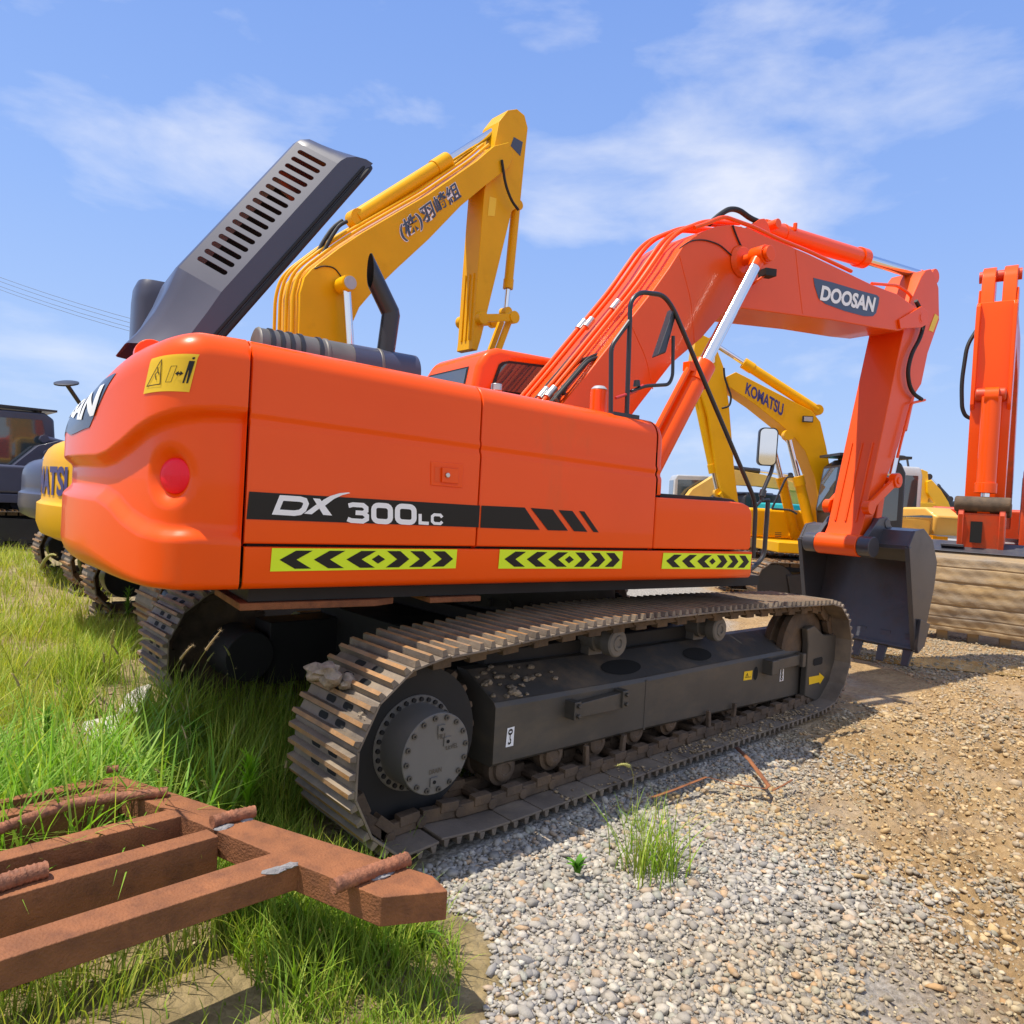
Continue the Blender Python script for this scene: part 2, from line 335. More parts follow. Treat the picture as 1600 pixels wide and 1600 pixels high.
# ---- counterweight: one lofted shell with pressed relief and a bowl for the lamp
R_T = 3.335
def plan(n=400):
    P = [Vector((-2.694, YS)), Vector((-2.86, YS))]
    a, c, b = P[1], Vector((-3.005, YS)), Vector((-R_T*math.cos(rad(22.2)), -R_T*math.sin(rad(22.2))))
    P += [(1-t)**2*a+2*t*(1-t)*c+t*t*b for t in [i/10 for i in range(1, 11)]]
    P += [Vector((-R_T*math.cos(rad(q)), -R_T*math.sin(rad(q)))) for q in np.linspace(22.2, -22.2, 61)[1:]]
    P += [Vector((p.x, -p.y)) for p in reversed(P[:12])][1:]
    return P
PL = plan(); CU = [0.0]
for i in range(1, len(PL)): CU.append(CU[-1]+(PL[i]-PL[i-1]).length)
LT = CU[-1]
def pl_at(s):
    s = min(max(s, 0), LT-1e-6); i = int(np.searchsorted(CU, s, 'right'))-1; i = min(i, len(PL)-2)
    t = (s-CU[i])/(CU[i+1]-CU[i]); return PL[i].lerp(PL[i+1], t)
def pl_n(s):
    d = (pl_at(s+0.03)-pl_at(s-0.03)).normalized(); return Vector((d.y, -d.x)) if Vector((d.y, -d.x)).dot(pl_at(s)-Vector((-1.8, 0))) > 0 else Vector((-d.y, d.x))
def sm(a, b, x):
    t = min(1, max(0, (x-a)/(b-a))); return t*t*(3-2*t)
SE = 0.62                                        # where the rear face proper begins (arc length from the seam)
def ztop(s):
    q = min(s, LT-s); return 2.405-0.03*sm(0.2, 0.6, q)-0.10*sm(0.5, 1.6, q)
def rtop(s):
    q = min(s, LT-s); return 0.14+0.20*sm(0.35, 1.5, q)
def rbot(s):
    q = min(s, LT-s); return 0.035+0.10*sm(0.35, 1.2, q)
ZB = 1.243
RELHI, RELLO = [], []
LAMP = [None]
def cw_surf(s, v, relief=True, lift=0.0):
    p = pl_at(s); n = pl_n(s); zt_, r, rb = ztop(s), rtop(s), rbot(s)
    if v < 0.12:
        t = v/0.12*math.pi/2; ins, z = rb*(1-math.sin(t)), ZB+rb*(1-math.cos(t))
    elif v < 0.72:
        t = (v-0.12)/0.60; ins, z = 0.0, ZB+rb+(zt_-r-ZB-rb)*t
    else:
        t = (v-0.72)/0.28*math.pi/2; ins, z = r*(1-math.cos(t)), zt_-r+r*math.sin(t)
    d = -ins
    if relief and RELHI:
        q = min(s, LT-s)
        hi = np.interp(q, [a for a, b in RELHI], [b for a, b in RELHI]); lo = np.interp(q, [a for a, b in RELLO], [b for a, b in RELLO])
        d -= 0.045*(1-sm(hi-0.045, hi+0.012, z))*sm(lo-0.012, lo+0.06, z)
        for sl in ((LAMP[0][0],), (LT-LAMP[0][0],)):
            rr = math.hypot(s-sl[0], z-LAMP[0][1]); d -= 0.065*(1-sm(0.045, 0.150, rr))
    d += lift
    return Vector((p.x+n.x*d, p.y+n.y*d, z))
_SG = [(s, v) for s in np.linspace(0.02, 2.7, 110) for v in np.linspace(0.02, 0.99, 60)]
_SC = []
for s, v in _SG:
    P_ = MU @ cw_surf(s, v, False); x_, y_ = proj(P_); _SC.append((x_, y_, (P_-CAM).length))
_SC = np.array(_SC)
def cw_inv(px, py, s0=None, v0=None):                 # nearest visible point of the shell under a photo pixel
    d = np.hypot(_SC[:, 0]-px, _SC[:, 1]-py); near = np.where(d < d.min()+9)[0]; i = near[np.argmin(_SC[near, 2]+d[near]*.03)]
    s, v = _SG[i]; best = (1e9, s, v); st_s, st_v = .012, .008
    for _ in range(40):
        c_ = [(s+a*st_s, min(.995, max(.0, v+b_*st_v))) for a in (-1, 0, 1) for b_ in (-1, 0, 1)]
        e_ = []
        for q in c_:
            x_, y_ = proj(MU @ cw_surf(max(.005, q[0]), q[1], False)); e_.append(math.hypot(x_-px, y_-py))
        j = int(np.argmin(e_)); s, v = max(.005, c_[j][0]), c_[j][1]
        if j == 4: st_s *= .5; st_v *= .5
    return s, v
def szp(px, py, s0=1.0):
    s, v = cw_inv(px, py, s0); return s, cw_surf(s, v, False).z
RH = [szp(388, 645, .05), szp(330, 640, .3), szp(285, 642, .5), szp(245, 652, .8), szp(215, 668, 1.0), szp(190, 690, 1.2), szp(166, 708, 1.5), szp(150, 714, 1.7)]
RL = [szp(376, 846, .05), szp(310, 842, .3), szp(255, 842, .6), szp(215, 832, .9), szp(190, 815, 1.1), szp(168, 790, 1.4), szp(150, 778, 1.7)]
def mono(T):
    o = []
    for s, z in T:
        if not o or s > o[-1][0]+0.02: o.append((s, z))
    return o
RELHI = mono(RH); RELLO = mono(RL); RELHI.append((9, RELHI[-1][1]-0.01)); RELLO.append((9, RELLO[-1][1]+0.01))
LAMP[0] = szp(252, 742, .7)
b = U()
ss = sorted(set(list(np.linspace(0, 0.5, 24))+list(np.linspace(0.5, 2.2, 110))+list(np.linspace(2.2, LT-0.5, 40))+list(np.linspace(LT-0.5, LT, 18))))
vv = list(np.linspace(0, 0.12, 7))+list(np.linspace(0.12, 0.72, 76))[1:]+list(np.linspace(0.72, 1, 14))[1:]
rows = [[cw_surf(s, v) for s in ss] for v in vv]
rows.insert(0, [Vector((max(p.x, -2.9)+0.0 if False else p.x*0.90-0.25, p.y*0.86, ZB)) for p in rows[0]])
rows.append([Vector((p.x*0.9-0.2, p.y*0.5, p.z+0.012)) for p in rows[-1]])
b.grid(rows)
b.add([(-2.694, YS+0.002, ZB+.03), (-2.694, -YS, ZB+.03), (-2.694, -YS, 2.36), (-2.694, YS+0.002, 2.36)], [(0, 1, 2, 3)])
cw = b.build('counterweight', 'orange', ex, ang=50)
# lamp
ls, lz = LAMP[0]; lp = pl_at(ls); ln = pl_n(ls); c0 = Vector((lp.x, lp.y, lz))+Vector((ln.x, ln.y, 0))*(-0.105)
U().lathe(c0, (ln.x, ln.y, 0), [(0, .082), (0.024, .080), (0.035, .068), (0.041, .045), (0.043, 0.0)]).build('tail_light', 'redlens', cw)
# decals on the counterweight
def cw_patch(mb, vs, fs, mi, lift, sub=1):
    mb.add([cw_surf(s, v, True, lift) for s, v in vs], fs, mi)
def cw_fill(poly_px, n=10, m=14, s0=1.0):             # four pixel corners bl br tr tl -> (s, v) grid
    c = [Vector(cw_inv(*p, s0)) for p in poly_px]
    vs = [tuple(bil(c, i/n, j/m)) for j in range(m+1) for i in range(n+1)]
    return vs, [(j*(n+1)+i, j*(n+1)+i+1, (j+1)*(n+1)+i+1, (j+1)*(n+1)+i) for j in range(m) for i in range(n)], c
b = U(); vs, fs, c = cw_fill([(225, 616), (296, 613), (312, 554), (238, 561)], 24, 20, s0=.6)
cw_patch(b, vs, fs, 0, 0.003)
def onp(p2, fs2, mi, lift=0.0055):
    p2, fs2 = dense(p2, fs2, 0.09)
    b.add([cw_surf(*bil(c, u, v), True, lift) for u, v in p2], fs2, mi)
onp(*stroke2d([([(0.08, 0.18), (0.42, 0.18), (0.32, 0.80)], True)], 0.022), 1)
onp(*stroke2d([([(0.30, 0.30), (0.24, 0.45), (0.30, 0.5), (0.27, 0.62)], False), ([(0.30, 0.5), (0.35, 0.42)], False)], 0.016), 1)
onp(*stroke2d([([(0.53, 0.22), (0.64, 0.22), (0.68, 0.60), (0.57, 0.60)], True)], 0.01), 1)
onp([(0.68, 0.42), (0.74, 0.36), (0.74, 0.40), (0.77, 0.40), (0.77, 0.36), (0.83, 0.42), (0.77, 0.48), (0.77, 0.44), (0.74, 0.44), (0.74, 0.48)], [(0, 1, 2, 7 + 1, 9), (2, 3, 6 + 1, 8), (3, 4, 5, 6, 7)], 1)
onp([(0.85, 0.20), (0.88, 0.20), (0.90, 0.5), (0.91, 0.5), (0.915, 0.20), (0.945, 0.20), (0.97, 0.72), (0.875, 0.72)], [(0, 1, 2, 7), (7, 2, 3, 6), (3, 4, 5, 6)], 1)
hd = [(0.935+0.025*math.cos(t), 0.80+0.045*math.sin(t)) for t in np.linspace(0, 2*math.pi, 12, endpoint=False)]; onp(hd, [tuple(range(12))], 1)
lab(b.build('warning_decal', ['sticker', 'decalblack'], cw), 'yellow crush warning sticker')
# dark name plate wrapped round the rear
b = U()
mid = LT/2
def vfit(p, q):
    (s1, v1), (s2, v2) = cw_inv(*p), cw_inv(*q); a1, a2 = (s1-mid)**2, (s2-mid)**2; d_ = (v1-v2)/(a1-a2); d_ = max(-.25, min(.25, d_)); return s1, (lambda s: v1+d_*((s-mid)**2-a1))
r_t, f_t = vfit((183, 582), (150, 590)); r_b2, f_b = vfit((140, 668), (116, 678))
pts = []
for i in range(41):
    t = -1+2*i/40; a = abs(t)
    st = mid+t*(mid-r_t); sb = mid+t*(mid-r_b2)
    pts.append(((st, f_t(st)), (sb, f_b(sb))))
vs = [tuple(Vector(p[0]).lerp(Vector(p[1]), j/24)) for p in pts for j in range(25)]
fs = [(i*25+j, i*25+j+1, (i+1)*25+j+1, (i+1)*25+j) for i in range(40) for j in range(24)]
cw_patch(b, vs, fs, 0, 0.003)
tv, tf = text2d('DOOSAN', 0.038); tv, tf = dense(tv, tf, 0.05, 1.0, .35)
a_t, g_t = vfit((166, 599), (134, 609)); a_b, g_b = vfit((148, 650), (118, 655))
def nm(u, v):
    sr = a_b+(a_t-a_b)*v; s_ = LT-sr+(2*sr-LT)*u
    return (s_, g_b(s_)+(g_t(s_)-g_b(s_))*v)
b.add([cw_surf(*nm(u, v), True, 0.007) for u, v in tv], tf, 1)
lab(b.build('name_decal', ['decalblue', 'white'], cw), 'dark blue plate lettered DOOSAN in white')
# lifting eye disc on top
p = uY(236, 549, -0.95); b = U(); b.cyl((p.x, p.y-.03, p.z-.02), (p.x, p.y+.03, p.z-.02), 0.075, n=28); b.build('lifting_eye', 'orange', cw, bevel=.008)

# ---- core body behind the panels
b = U(); b.box(-2.66, 0.0, YS+0.05, 0.30, 1.26, 2.10); b.box(-2.66, -0.3, 0.30, 1.40, 1.26, 2.30); b.box(0.0, 0.93, YS+0.03, -0.72, 1.27, 1.44)
b.box(-0.02, 0.015, YS+0.05, -0.5, 1.45, 2.10)
b.build('engine_bay', 'belly', ex)
b = U()
rws = []
for x in np.linspace(-2.66, -0.02, 8): rws.append([Vector((x, y, zt(x)-0.004)) for y in (-1.30, -0.9, -0.4, 0.2)])
b.grid(rws); b.box(-2.66, -0.55, 0.2, 1.42, 2.30, 2.36); b.build('hood_deck', 'orange', ex)

# ---- side doors
def side_rows(x, lo=1.458):
    c, t = zc(x), zt(x); r = 0.13
    P = [(YS+0.035, lo-0.001), (YS+0.006, lo), (YS, lo+0.006), (YS, c-0.062), (YS+0.003, c-0.050), (YS+0.013, c-0.034), (YS+0.014, c-0.018), (YS+0.007, c-0.004), (YS+0.007, c+0.012), (YS+0.016, c+0.03), (YS+0.018, t-r)]
    P += [(YS+0.018+r*(1-math.cos(q)), t-r+r*math.sin(q)) for q in np.linspace(0, math.pi/2, 10)[1:]]
    P += [(YS+0.30, t+0.004)]
    return [Vector((x, y, z)) for y, z in P]
def door(name, x0, x1):
    b = U(); xs = [x0]+[x0+0.004]+list(np.linspace(x0+0.02, x1-0.02, 10))+[x1-0.004]+[x1]; rws = []
    for i, x in enumerate(xs):
        r = side_rows(x)
        if i in (0, len(xs)-1): r = [p+Vector((0, 0.004, -0.002)) for p in r]
        rws.append(r)
    rws.insert(0, [p+Vector((0, 0.03, -0.012)) for p in rws[0]]); rws.append([p+Vector((0, 0.03, -0.012)) for p in rws[-1]])
    b.grid(rws); return b.build(name, 'orange', ex, ang=40)
d1 = door('side_door', -2.680, -1.440); d2 = door('side_door', -1.430, -0.060)
# front quarter panel, curved round the nose of the hood
b = U(); rws = []
for i, q in enumerate([-0.05, 0.0]+list(np.linspace(0, math.pi/2, 8))+[2.0]):
    if i == 0: x, off = -0.050, 0.0
    elif i == 1: x, off = -0.045, 0.0
    elif i < 10: x, off = -0.045+0.075*math.sin(q), 0.075*(1-math.cos(q))
    else: x, off = 0.030, 0.55
    k = min(off, 0.075)*1.2
    R0 = side_rows(min(x, 0.0), 1.815); rws.append([Vector((x, p.y+off, p.z-k*max(0, (p.z-2.0)/0.3))) for p in R0])
b.grid(rws); b.box(-0.05, 0.028, YS+0.1, -0.7, 1.82, 2.22); b.build('hood_end_panel', 'orange', ex, ang=50)
# black decal stripe with lettering
def yy(px, py, d=0.004): return uY(px, py, YS-d)
def poly(b, pix, mi=0, d=0.004): b.add([yy(*p, d) for p in pix], [tuple(range(len(pix)))], mi)
b = U(); poly(b, [(389.5, 768), (750, 790), (748, 824), (385, 811)])
Lk = [yy(*p, 0.0065) for p in ((425, 800), (691, 824), (695, 787), (428, 769))]
def Q(px, py, d=0.0065): return yy(px, py, d)
def S2(paths, w, d=0.0065):
    for i, p in enumerate(paths):
        vs, fs = stroke2d([p], w); b.add([Q(x, y, d+.0006*i) for x, y in vs], fs, 1)
def sh(path, x0, y0, x1, y1, slant=0.0):               # unit box -> slanted pixel box following the panel
    return [(x0+(x1-x0)*u+slant*v, y0+(y1-y0)*u*0.0-v*(y0-y1)+(u*(x1-x0))*0.062) for u, v in path]
D_ = [(0, 0), (.70, 0), (.90, .08), (1, .30), (1, .70), (.90, .92), (.70, 1), (0, 1)]
S2([(sh(D_, 431, 800, 472, 778, 9), True)], 8.5)
b.add([Q(*p, .0084) for p in [(489, 778.5), (500, 779.5), (519, 805.5), (505, 804.5)]], [(0, 1, 2, 3)], 1)
b.add([Q(*p, .0071) for p in [(475, 802.5), (487, 803.5), (505, 790), (500, 784)]], [(0, 1, 2, 3)], 1)
sw = [(499, 787), (508, 790), (522, 779.5), (535, 773.5), (547, 770.5), (545, 769.3), (531, 770.5), (516, 775), (505, 781)]
b.add([Q(*p, .0078) for p in sw], [tuple(range(len(sw)))], 1)
three = [(0.02, .92), (.25, 1), (.8, 1), (.97, .85), (.97, .66), (.82, .52), (.4, .52)]
S2([(sh(three, 544, 813.5, 573, 788, 0), False), (sh([(.82, .52), (1, .36), (1, .15), (.8, 0), (.2, 0), (0, .08)], 543, 813, 573, 788, 0), False)], 7.2)
S2([(sh(rrect(0, 0, 1, 1, .28), 584, 814, 610, 789, 0), True), (sh(rrect(0, 0, 1, 1, .28), 621, 815, 647, 790.5, 0), True)], 8)
S2([(sh([(0, 1), (0, 0), (1, 0)], 656.5, 817, 670, 803, 0), False)], 5)
S2([(sh([(1, .75), (.8, 1), (.2, 1), (0, .8), (0, .2), (.2, 0), (.8, 0), (1, .25)], 675.5, 817.5, 691, 804, 0), False)], 4.4)
lab(b.build('stripe_decal', ['decalblack', 'white'], d1), 'black stripe lettered DX 300LC in white')
b = U(); poly(b, [(752.5, 790), (820, 793), (843.5, 828), (750.5, 824.5)])
z7 = lambda x, y: (740+x/4, 600+y/4)
for q in ([(358, 775), (495, 785), (590, 917), (465, 914)], [(532, 788), (618, 793), (712, 924), (628, 920)], [(660, 794), (692, 796), (782, 927), (750, 925)]): poly(b, [z7(*p) for p in q])
b.build('stripe_decal', 'decalblack', d2)
# latch
b = U(); z6 = lambda x, y: (380+x/4, 540+y/4)
def frm(o, i, d, mi):
    n = len(o); b.add([yy(*p, d) for p in o]+[yy(*p, d) for p in i], [(k, (k+1) % n, n+(k+1) % n, n+k) for k in range(n)], mi)
O = [z6(*p) for p in ((1172, 722), (1376, 740), (1368, 890), (1170, 872))]; I = [z6(*p) for p in ((1198, 752), (1348, 766), (1342, 868), (1196, 852))]
c_ = [yy(*p, 0.0) for p in O]
b.prismv(c_, (0, -0.006, 0), 0); frm(I, [z6(*p) for p in ((1200, 756), (1346, 769), (1340, 865), (1198, 850))], 0.010, 0)
b.add([yy(*p, 0.0065) for p in I], [(0, 1, 2, 3)], 1)
b.prismv([yy(*z6(*p), 0.007) for p in ((1238, 762), (1342, 770), (1338, 864), (1236, 854))], (0, -0.014, 0), 0)
q = yy(*z6(1275, 810), 0.02); b.cyl(q, q+Vector((0, -0.012, 0)), 0.013, n=14, mi=2)
b.build('door_handle', ['orange', 'orange_boom', 'steel'], d1, bevel=.003)

# ---- deck skirt, tool box, mat
b = U(); rws = []
for x in (-2.680, -2.676, -1.6, -0.5, 0.6, 0.985, 0.992):
    e = 0.006 if x in (-2.680, 0.992) else 0
    rws.append([Vector((x, y+e, z)) for y, z in ((YS+0.25, 1.241), (YS+0.05, 1.241), (YS+0.02, 1.248), (YS+0.006, 1.262), (YS, 1.285), (YS, 1.436), (YS+0.006, 1.442), (YS+0.05, 1.443))])
b.grid(rws); b.add([(0.992, YS+0.01, 1.26), (0.992, -0.6, 1.26), (0.992, -0.6, 1.44), (0.992, YS+.01, 1.44)], [(0, 1, 2, 3)])
b.build('deck_skirt', 'orange', ex, ang=40)
b = U(); pr = [(-0.050, 1.456), (0.950, 1.456), (0.966, 1.475), (0.964, 1.70), (0.950, 1.745), (0.915, 1.78), (0.85, 1.800), (0.70, 1.806), (-0.050, 1.800)]
b.prism(pr, YS, -0.74); b.build('tool_box', 'orange', ex, bevel=.012, seg=3, ang=35)
b = U(); b.prism([(0.03, 1.801), (0.68, 1.806), (0.83, 1.803), (0.80, 1.822), (0.66, 1.830), (0.03, 1.828)], YS+0.05, -0.80)
b.build('step_mat', 'rubber', ex, bevel=.004)
b = U(); b.box(0.06, 0.10, -1.25, -0.8, 1.83, 2.02); b.build('hood_seal', 'rubber', ex, bevel=.01)
def hazard(quad):
    b = U(); poly(b, quad, 0); c = [yy(*p, 0.006) for p in quad]
    def pg(p): b.add([bil(c, u, v) for u, v in p], [tuple(range(len(p)))], 1)
    for k in range(3):
        x = 0.04+0.165*k; pg([(x, .5), (x+.075, .1), (x+.155, .1), (x+.08, .5)]); pg([(x, .5), (x+.08, .5), (x+.155, .9), (x+.075, .9)])
        x = 0.585+0.132*k; pg([(x, .1), (x+.075, .1), (x+.13, .5), (x+.06, .5)]); pg([(x+.06, .5), (x+.13, .5), (x+.075, .9), (x, .9)])
    pg([(.505, .5), (.54, .29), (.578, .5), (.54, .71)])
    b.build('hazard_decal', ['hiviz', 'decalblack'], ex)
hazard([(422, 893), (712, 888), (714.5, 858.5), (425, 856.5)])
hazard([(778.5, 888.5), (971, 888.5), (973.5, 861.5), (781, 858.5)])
hazard([(1033.5, 888.8), (1172, 889.6), (1174.5, 866), (1036.5, 863.8)])

# ---- tipped engine hood
HA = Vector((math.cos(rad(55.43)), 0, math.sin(rad(55.43)))); HE = Vector((-HA.z, 0, HA.x)); HB = Vector((-2.585, 0, 2.650)); HY = -0.70
def hp(a, e, y): return HB+a*HA+e*HE+Vector((0, HY+y, 0))
k_ = math.atan(1.3); cy_, se_ = math.cos(k_), math.sin(k_)
def sh_(a, w): return hp(a, 0.14+w*se_, w*cy_)
b = U(); A0, A1 = 0.035, 1.10; WT = 0.29
NS = 16; st = 0.0604; first = 0.143
cells = [A0]+[first-st/2+i*st for i in range(NS+1)]+[A1]
# shoulder with real slots
for i in range(NS):
    a0, a1 = cells[1+i], cells[2+i]; am = (a0+a1)/2; hw = 0.0155; w0, w1 = 0.048, 0.247
    inn = []
    for q in np.linspace(0, math.pi, 7): inn.append((am+hw*math.cos(q), w1-hw+hw*math.sin(q)))
    for q in np.linspace(math.pi, 2*math.pi, 7): inn.append((am+hw*math.cos(q), w0+hw+hw*math.sin(q)))
    out = []
    for q in np.linspace(0, math.pi, 7): out.append((min(a1, max(a0, am+st*0.9*math.cos(q))), WT if 0.3 < q < 2.9 else w1-hw))
    for q in np.linspace(math.pi, 2*math.pi, 7): out.append((min(a1, max(a0, am+st*0.9*math.cos(q))), 0.0 if 0.3 < q-math.pi < 2.9 else w0+hw))
    n = len(inn); vs = [sh_(*p) for p in out]+[sh_(*p) for p in inn]
    vs += [sh_(*p)-Vector((0, -0.006, 0))-HE*0.004 for p in inn]
    b.add(vs, [(k, (k+1) % n, n+(k+1) % n, n+k) for k in range(n)]+[(n+k, n+(k+1) % n, 2*n+(k+1) % n, 2*n+k) for k in range(n)])
b.add([sh_(cells[0], 0), sh_(cells[1], 0), sh_(cells[1], WT), sh_(cells[0], WT)], [(0, 1, 2, 3)])
b.add([sh_(cells[-2], 0), sh_(cells[-1], 0), sh_(cells[-1], WT), sh_(cells[-2], WT)], [(0, 1, 2, 3)])
vents = b; b = U()
# side, top, left half, ends (loft of cross sections along the hood)
W2 = 0.92
def sect(a, eh, full=True, sc=1.0):
    y1 = WT*cy_; e1 = 0.14+WT*se_
    P = [(0.0, 0.0), (0.0, 0.11*eh), (0.004, 0.135*eh), (0.02, 0.165*eh)]
    T = [(y1-0.012, (e1-0.016)*eh), (y1+0.01, (e1+0.004)*eh), (y1+0.05, (e1+0.010)*eh), (W2-y1-0.05, (e1+0.010)*eh), (W2-y1, e1*eh), (W2, 0.14*eh), (W2, 0)]
    return [hp(a, e, y) for y, e in P], [hp(a, e, y) for y, e in T]
lo, hi = [], []
for a in (A0, 0.5, A1):
    p, t = sect(a, 1.0); lo.append([p[0], p[1], sh_(a, 0.0)]); hi.append([sh_(a, WT)]+t[1:])
b.grid(lo); b.grid(hi)
def fullsec(a, eh): 
    p, t = sect(a, eh); return [p[0], p[1], hp(a, 0.14*eh, 0.0)]+[hp(a, (0.14+w*se_)*eh, w*cy_) for w in (0.07, 0.15, 0.22, WT)]+t[1:]
tail = [fullsec(A0, 1.0)]
lowp = uY(190, 548, HY+WT*cy_)-HB; lowA, lowE = lowp.dot(HA), lowp.dot(HE)
for t in (0.25, 0.5, 0.75, 1.0):
    a = A0+(lowA-A0)*t; e = 0.366+(lowE-0.366)*t-0.03*math.sin(math.pi*min(t, 1)); tail.append([(p if p.z > 2.44 else p+HA*((2.44-p.z)/HA.z)) for p in fullsec(a, max(0.1, e/0.366))])
b.grid(tail)
nose = [fullsec(A1, 1.0), fullsec(A1+0.03, 0.985), fullsec(A1+0.075, 0.90), fullsec(A1+0.13, 0.62), fullsec(A1+0.165, 0.30), fullsec(A1+0.18, 0.0)]
b.grid(nose)
hood = b.build('engine_hood', 'navy', ex, ang=32, weld=0.0008)
vents.build('vent_panel', 'navy', hood, smooth=False)
b = U(); rim = [hp(-0.28, -0.006, -0.006), hp(0, -0.006, -0.006), hp(0.6, -0.006, -0.008), hp(A1+0.12, -0.006, -0.006), hp(A1+0.19, -0.006, 0.06), hp(A1+0.19, -0.006, W2)]
b.tube(rim, 0.017, fil=0.08); b.tube([p+HE*0.03+Vector((0, 0.004, 0)) for p in rim[:4]]+[rim[4]+HE*0.03, rim[5]+HE*0.03], 0.009, fil=.08); b.build('rim_seal', 'rubber', hood)
b = U(); b.grid([[hp(a, .345, y) for y in (.20, .45, .72)] for a in (.05, .5, 1.08)]); b.grid([[hp(a, e, .80) for e in (.02, .34)] for a in (.0, .5, 1.1)]); b.build('slot_dark_liner', 'hole', hood)  # black sheets added inside the hood so its slots look dark
b = U(); b.box(-2.40, -1.3, -0.62, 0.6, 2.3, 2.42); b.build('engine_block', 'belly', ex)
# left hood (rounded box beyond)
p0 = uY(212, 520, 0.9); b = U(); cxx, cyy = -2.79, 0.82
rws = []
for z, s_ in ((2.3, 1.0), (2.95, 1.0), (3.04, 0.96), (3.085, 0.85), (3.10, 0.5), (3.10, 0.05)):
    rws.append([Vector((cxx+0.16*s_*c, cyy+0.20*s_*d, z)) for c, d in [(math.copysign(abs(math.cos(q))**0.6, math.cos(q)), math.copysign(abs(math.sin(q))**0.6, math.sin(q))) for q in np.linspace(0, 2*math.pi, 28, endpoint=False)]])
b.grid(rws, close=True); b.build('air_cleaner_cover', 'navy', ex, ang=50)

# ---- silencer and exhaust pipe
MY = -0.93; pa = uY(404, 534, MY); pb = uY(640, 577, MY); rm = 0.118
dx = pb-pa; za = uY(404, 513, MY).z-rm*0.98; zb2 = uY(640, 556, MY).z-rm*0.98
p0 = Vector((uY(398, 525, MY).x, MY, za)); p1 = Vector((uY(646, 570, MY).x, MY, zb2)); d = (p1-p0); ln_ = d.length
b = U(); prof = [(0, .0), (0, .108), (0.003, .116), (0.012, .122), (0.022, .118)]
for t in (0.40, 0.74):
    prof += [(ln_*t-0.012, .118), (ln_*t-0.006, .1235), (ln_*t+0.006, .1235), (ln_*t+0.012, .118)]
prof += [(ln_-0.02, .118), (ln_-0.008, .118), (ln_, .108), (ln_, 0)]
b.lathe(p0, d, prof, n=40); sl = b.build('silencer', 'silencer', ex, ang=40)
b = U(); b.lathe(p0+d*.56, d, [(0, .1185), (0.0, .1205), (ln_*.44-.006, .1205), (ln_*.44-.002, .112), (ln_*.44+.002, 0)], n=40); b.build('silencer_end', 'navy', sl, ang=40)
b = U()  # dark rings painted for the shadow stripes cast by the hood slots
for t in (.06, .115, .17, .23, .34): b.lathe(p0+d*t, d, [(0, .118), (.004, .1245), (.022, .1245), (.026, .118)], n=40)
b.build('slot_shadow_bands', 'blackpaint', sl, ang=40)
EY = -0.93; b = U()
e0 = uY(601, 552, EY); e0.z -= .06; e1 = uY(611, 490, EY); e2 = uY(573, 411, EY); r_e = 0.052
rws = []
def ring(c, n_, r, cut=0.0):
    n_ = Vector(n_).normalized(); a = Vector((0, 1, 0)); a = (a-a.dot(n_)*n_).normalized(); bb = n_.cross(a)
    return [c+r*(math.cos(q)*a+math.sin(q)*bb)+cut*math.sin(q)*n_ for q in np.linspace(0, 2*math.pi, 28, endpoint=False)]
dA = (e1-e0).normalized(); dB = (e2-e1).normalized(); dm = (dA+dB).normalized()
rws = [ring(e0, dA, r_e), ring(e1-dA*0.01, (dA*0.6+dm*0.4), r_e*1.03), ring(e1+dB*0.01, (dB*0.6+dm*0.4), r_e*1.03), ring(e2-dB*0.045, dB, r_e, -0.085)]
rin = [ring(e2-dB*0.045, dB, r_e-0.004, -0.085), ring(e1+dB*0.03, dB, r_e-0.006)]
b.grid(rws, close=True); b.grid([rws[-1]]+rin, close=True, mi=1); b.build('exhaust_pipe', ['blackpaint', 'hole'], ex, ang=35)

# ---- cab, far side
b = U(); CY0, CY1 = 0.42, 1.42
side = [(-0.46, 1.3), (-0.46, 2.3), (-0.36, 2.86), (-0.28, 3.00), (-0.16, 3.045), (0.9, 3.06), (1.25, 3.0), (1.42, 2.75), (1.5, 1.9), (1.4, 1.3)]
b.prism(side, CY0, CY1); cab = b.build('cab', 'orange', ex, bevel=.07, seg=4, ang=40)
b = U()
def cyp(pix, Y, d): return [uY(x, y, Y)+Vector((0, d, 0)) for x, y in pix]
b.prismv(cyp([(764, 612), (779, 570), (784, 566), (795, 564), (870, 573), (890, 625)], CY0, -0.004), (0, -0.004, 0), 0)
b.prismv(cyp([(769, 609), (782, 574), (788, 569), (796, 568), (868, 577), (885, 622)], CY0, -0.009), (0, -0.004, 0), 1)
b.build('cab_window', ['rubber', 'glass'], cab)
q0 = Vector((-0.425, 0, 2.46)); q1 = Vector((-0.355, 0, 2.875)); nrm = Vector((-0.985, 0, 0.17))
def rw(y, t, d): return q0.lerp(q1, t)+nrm*d+Vector((0, y, 0))
b = U(); b.add([rw(CY0+.16, .25, .006), rw(CY1-.10, .25, .006), rw(CY1-.10, .98, .006), rw(CY0+.16, .98, .006)], [(0, 1, 2, 3)], 0)
b.add([rw(CY0+.185, .28, .010), rw(CY1-.125, .28, .010), rw(CY1-.125, .94, .010), rw(CY0+.185, .94, .010)], [(0, 1, 2, 3)], 1)
b.build('cab_window', ['rubber', 'glass'], cab)
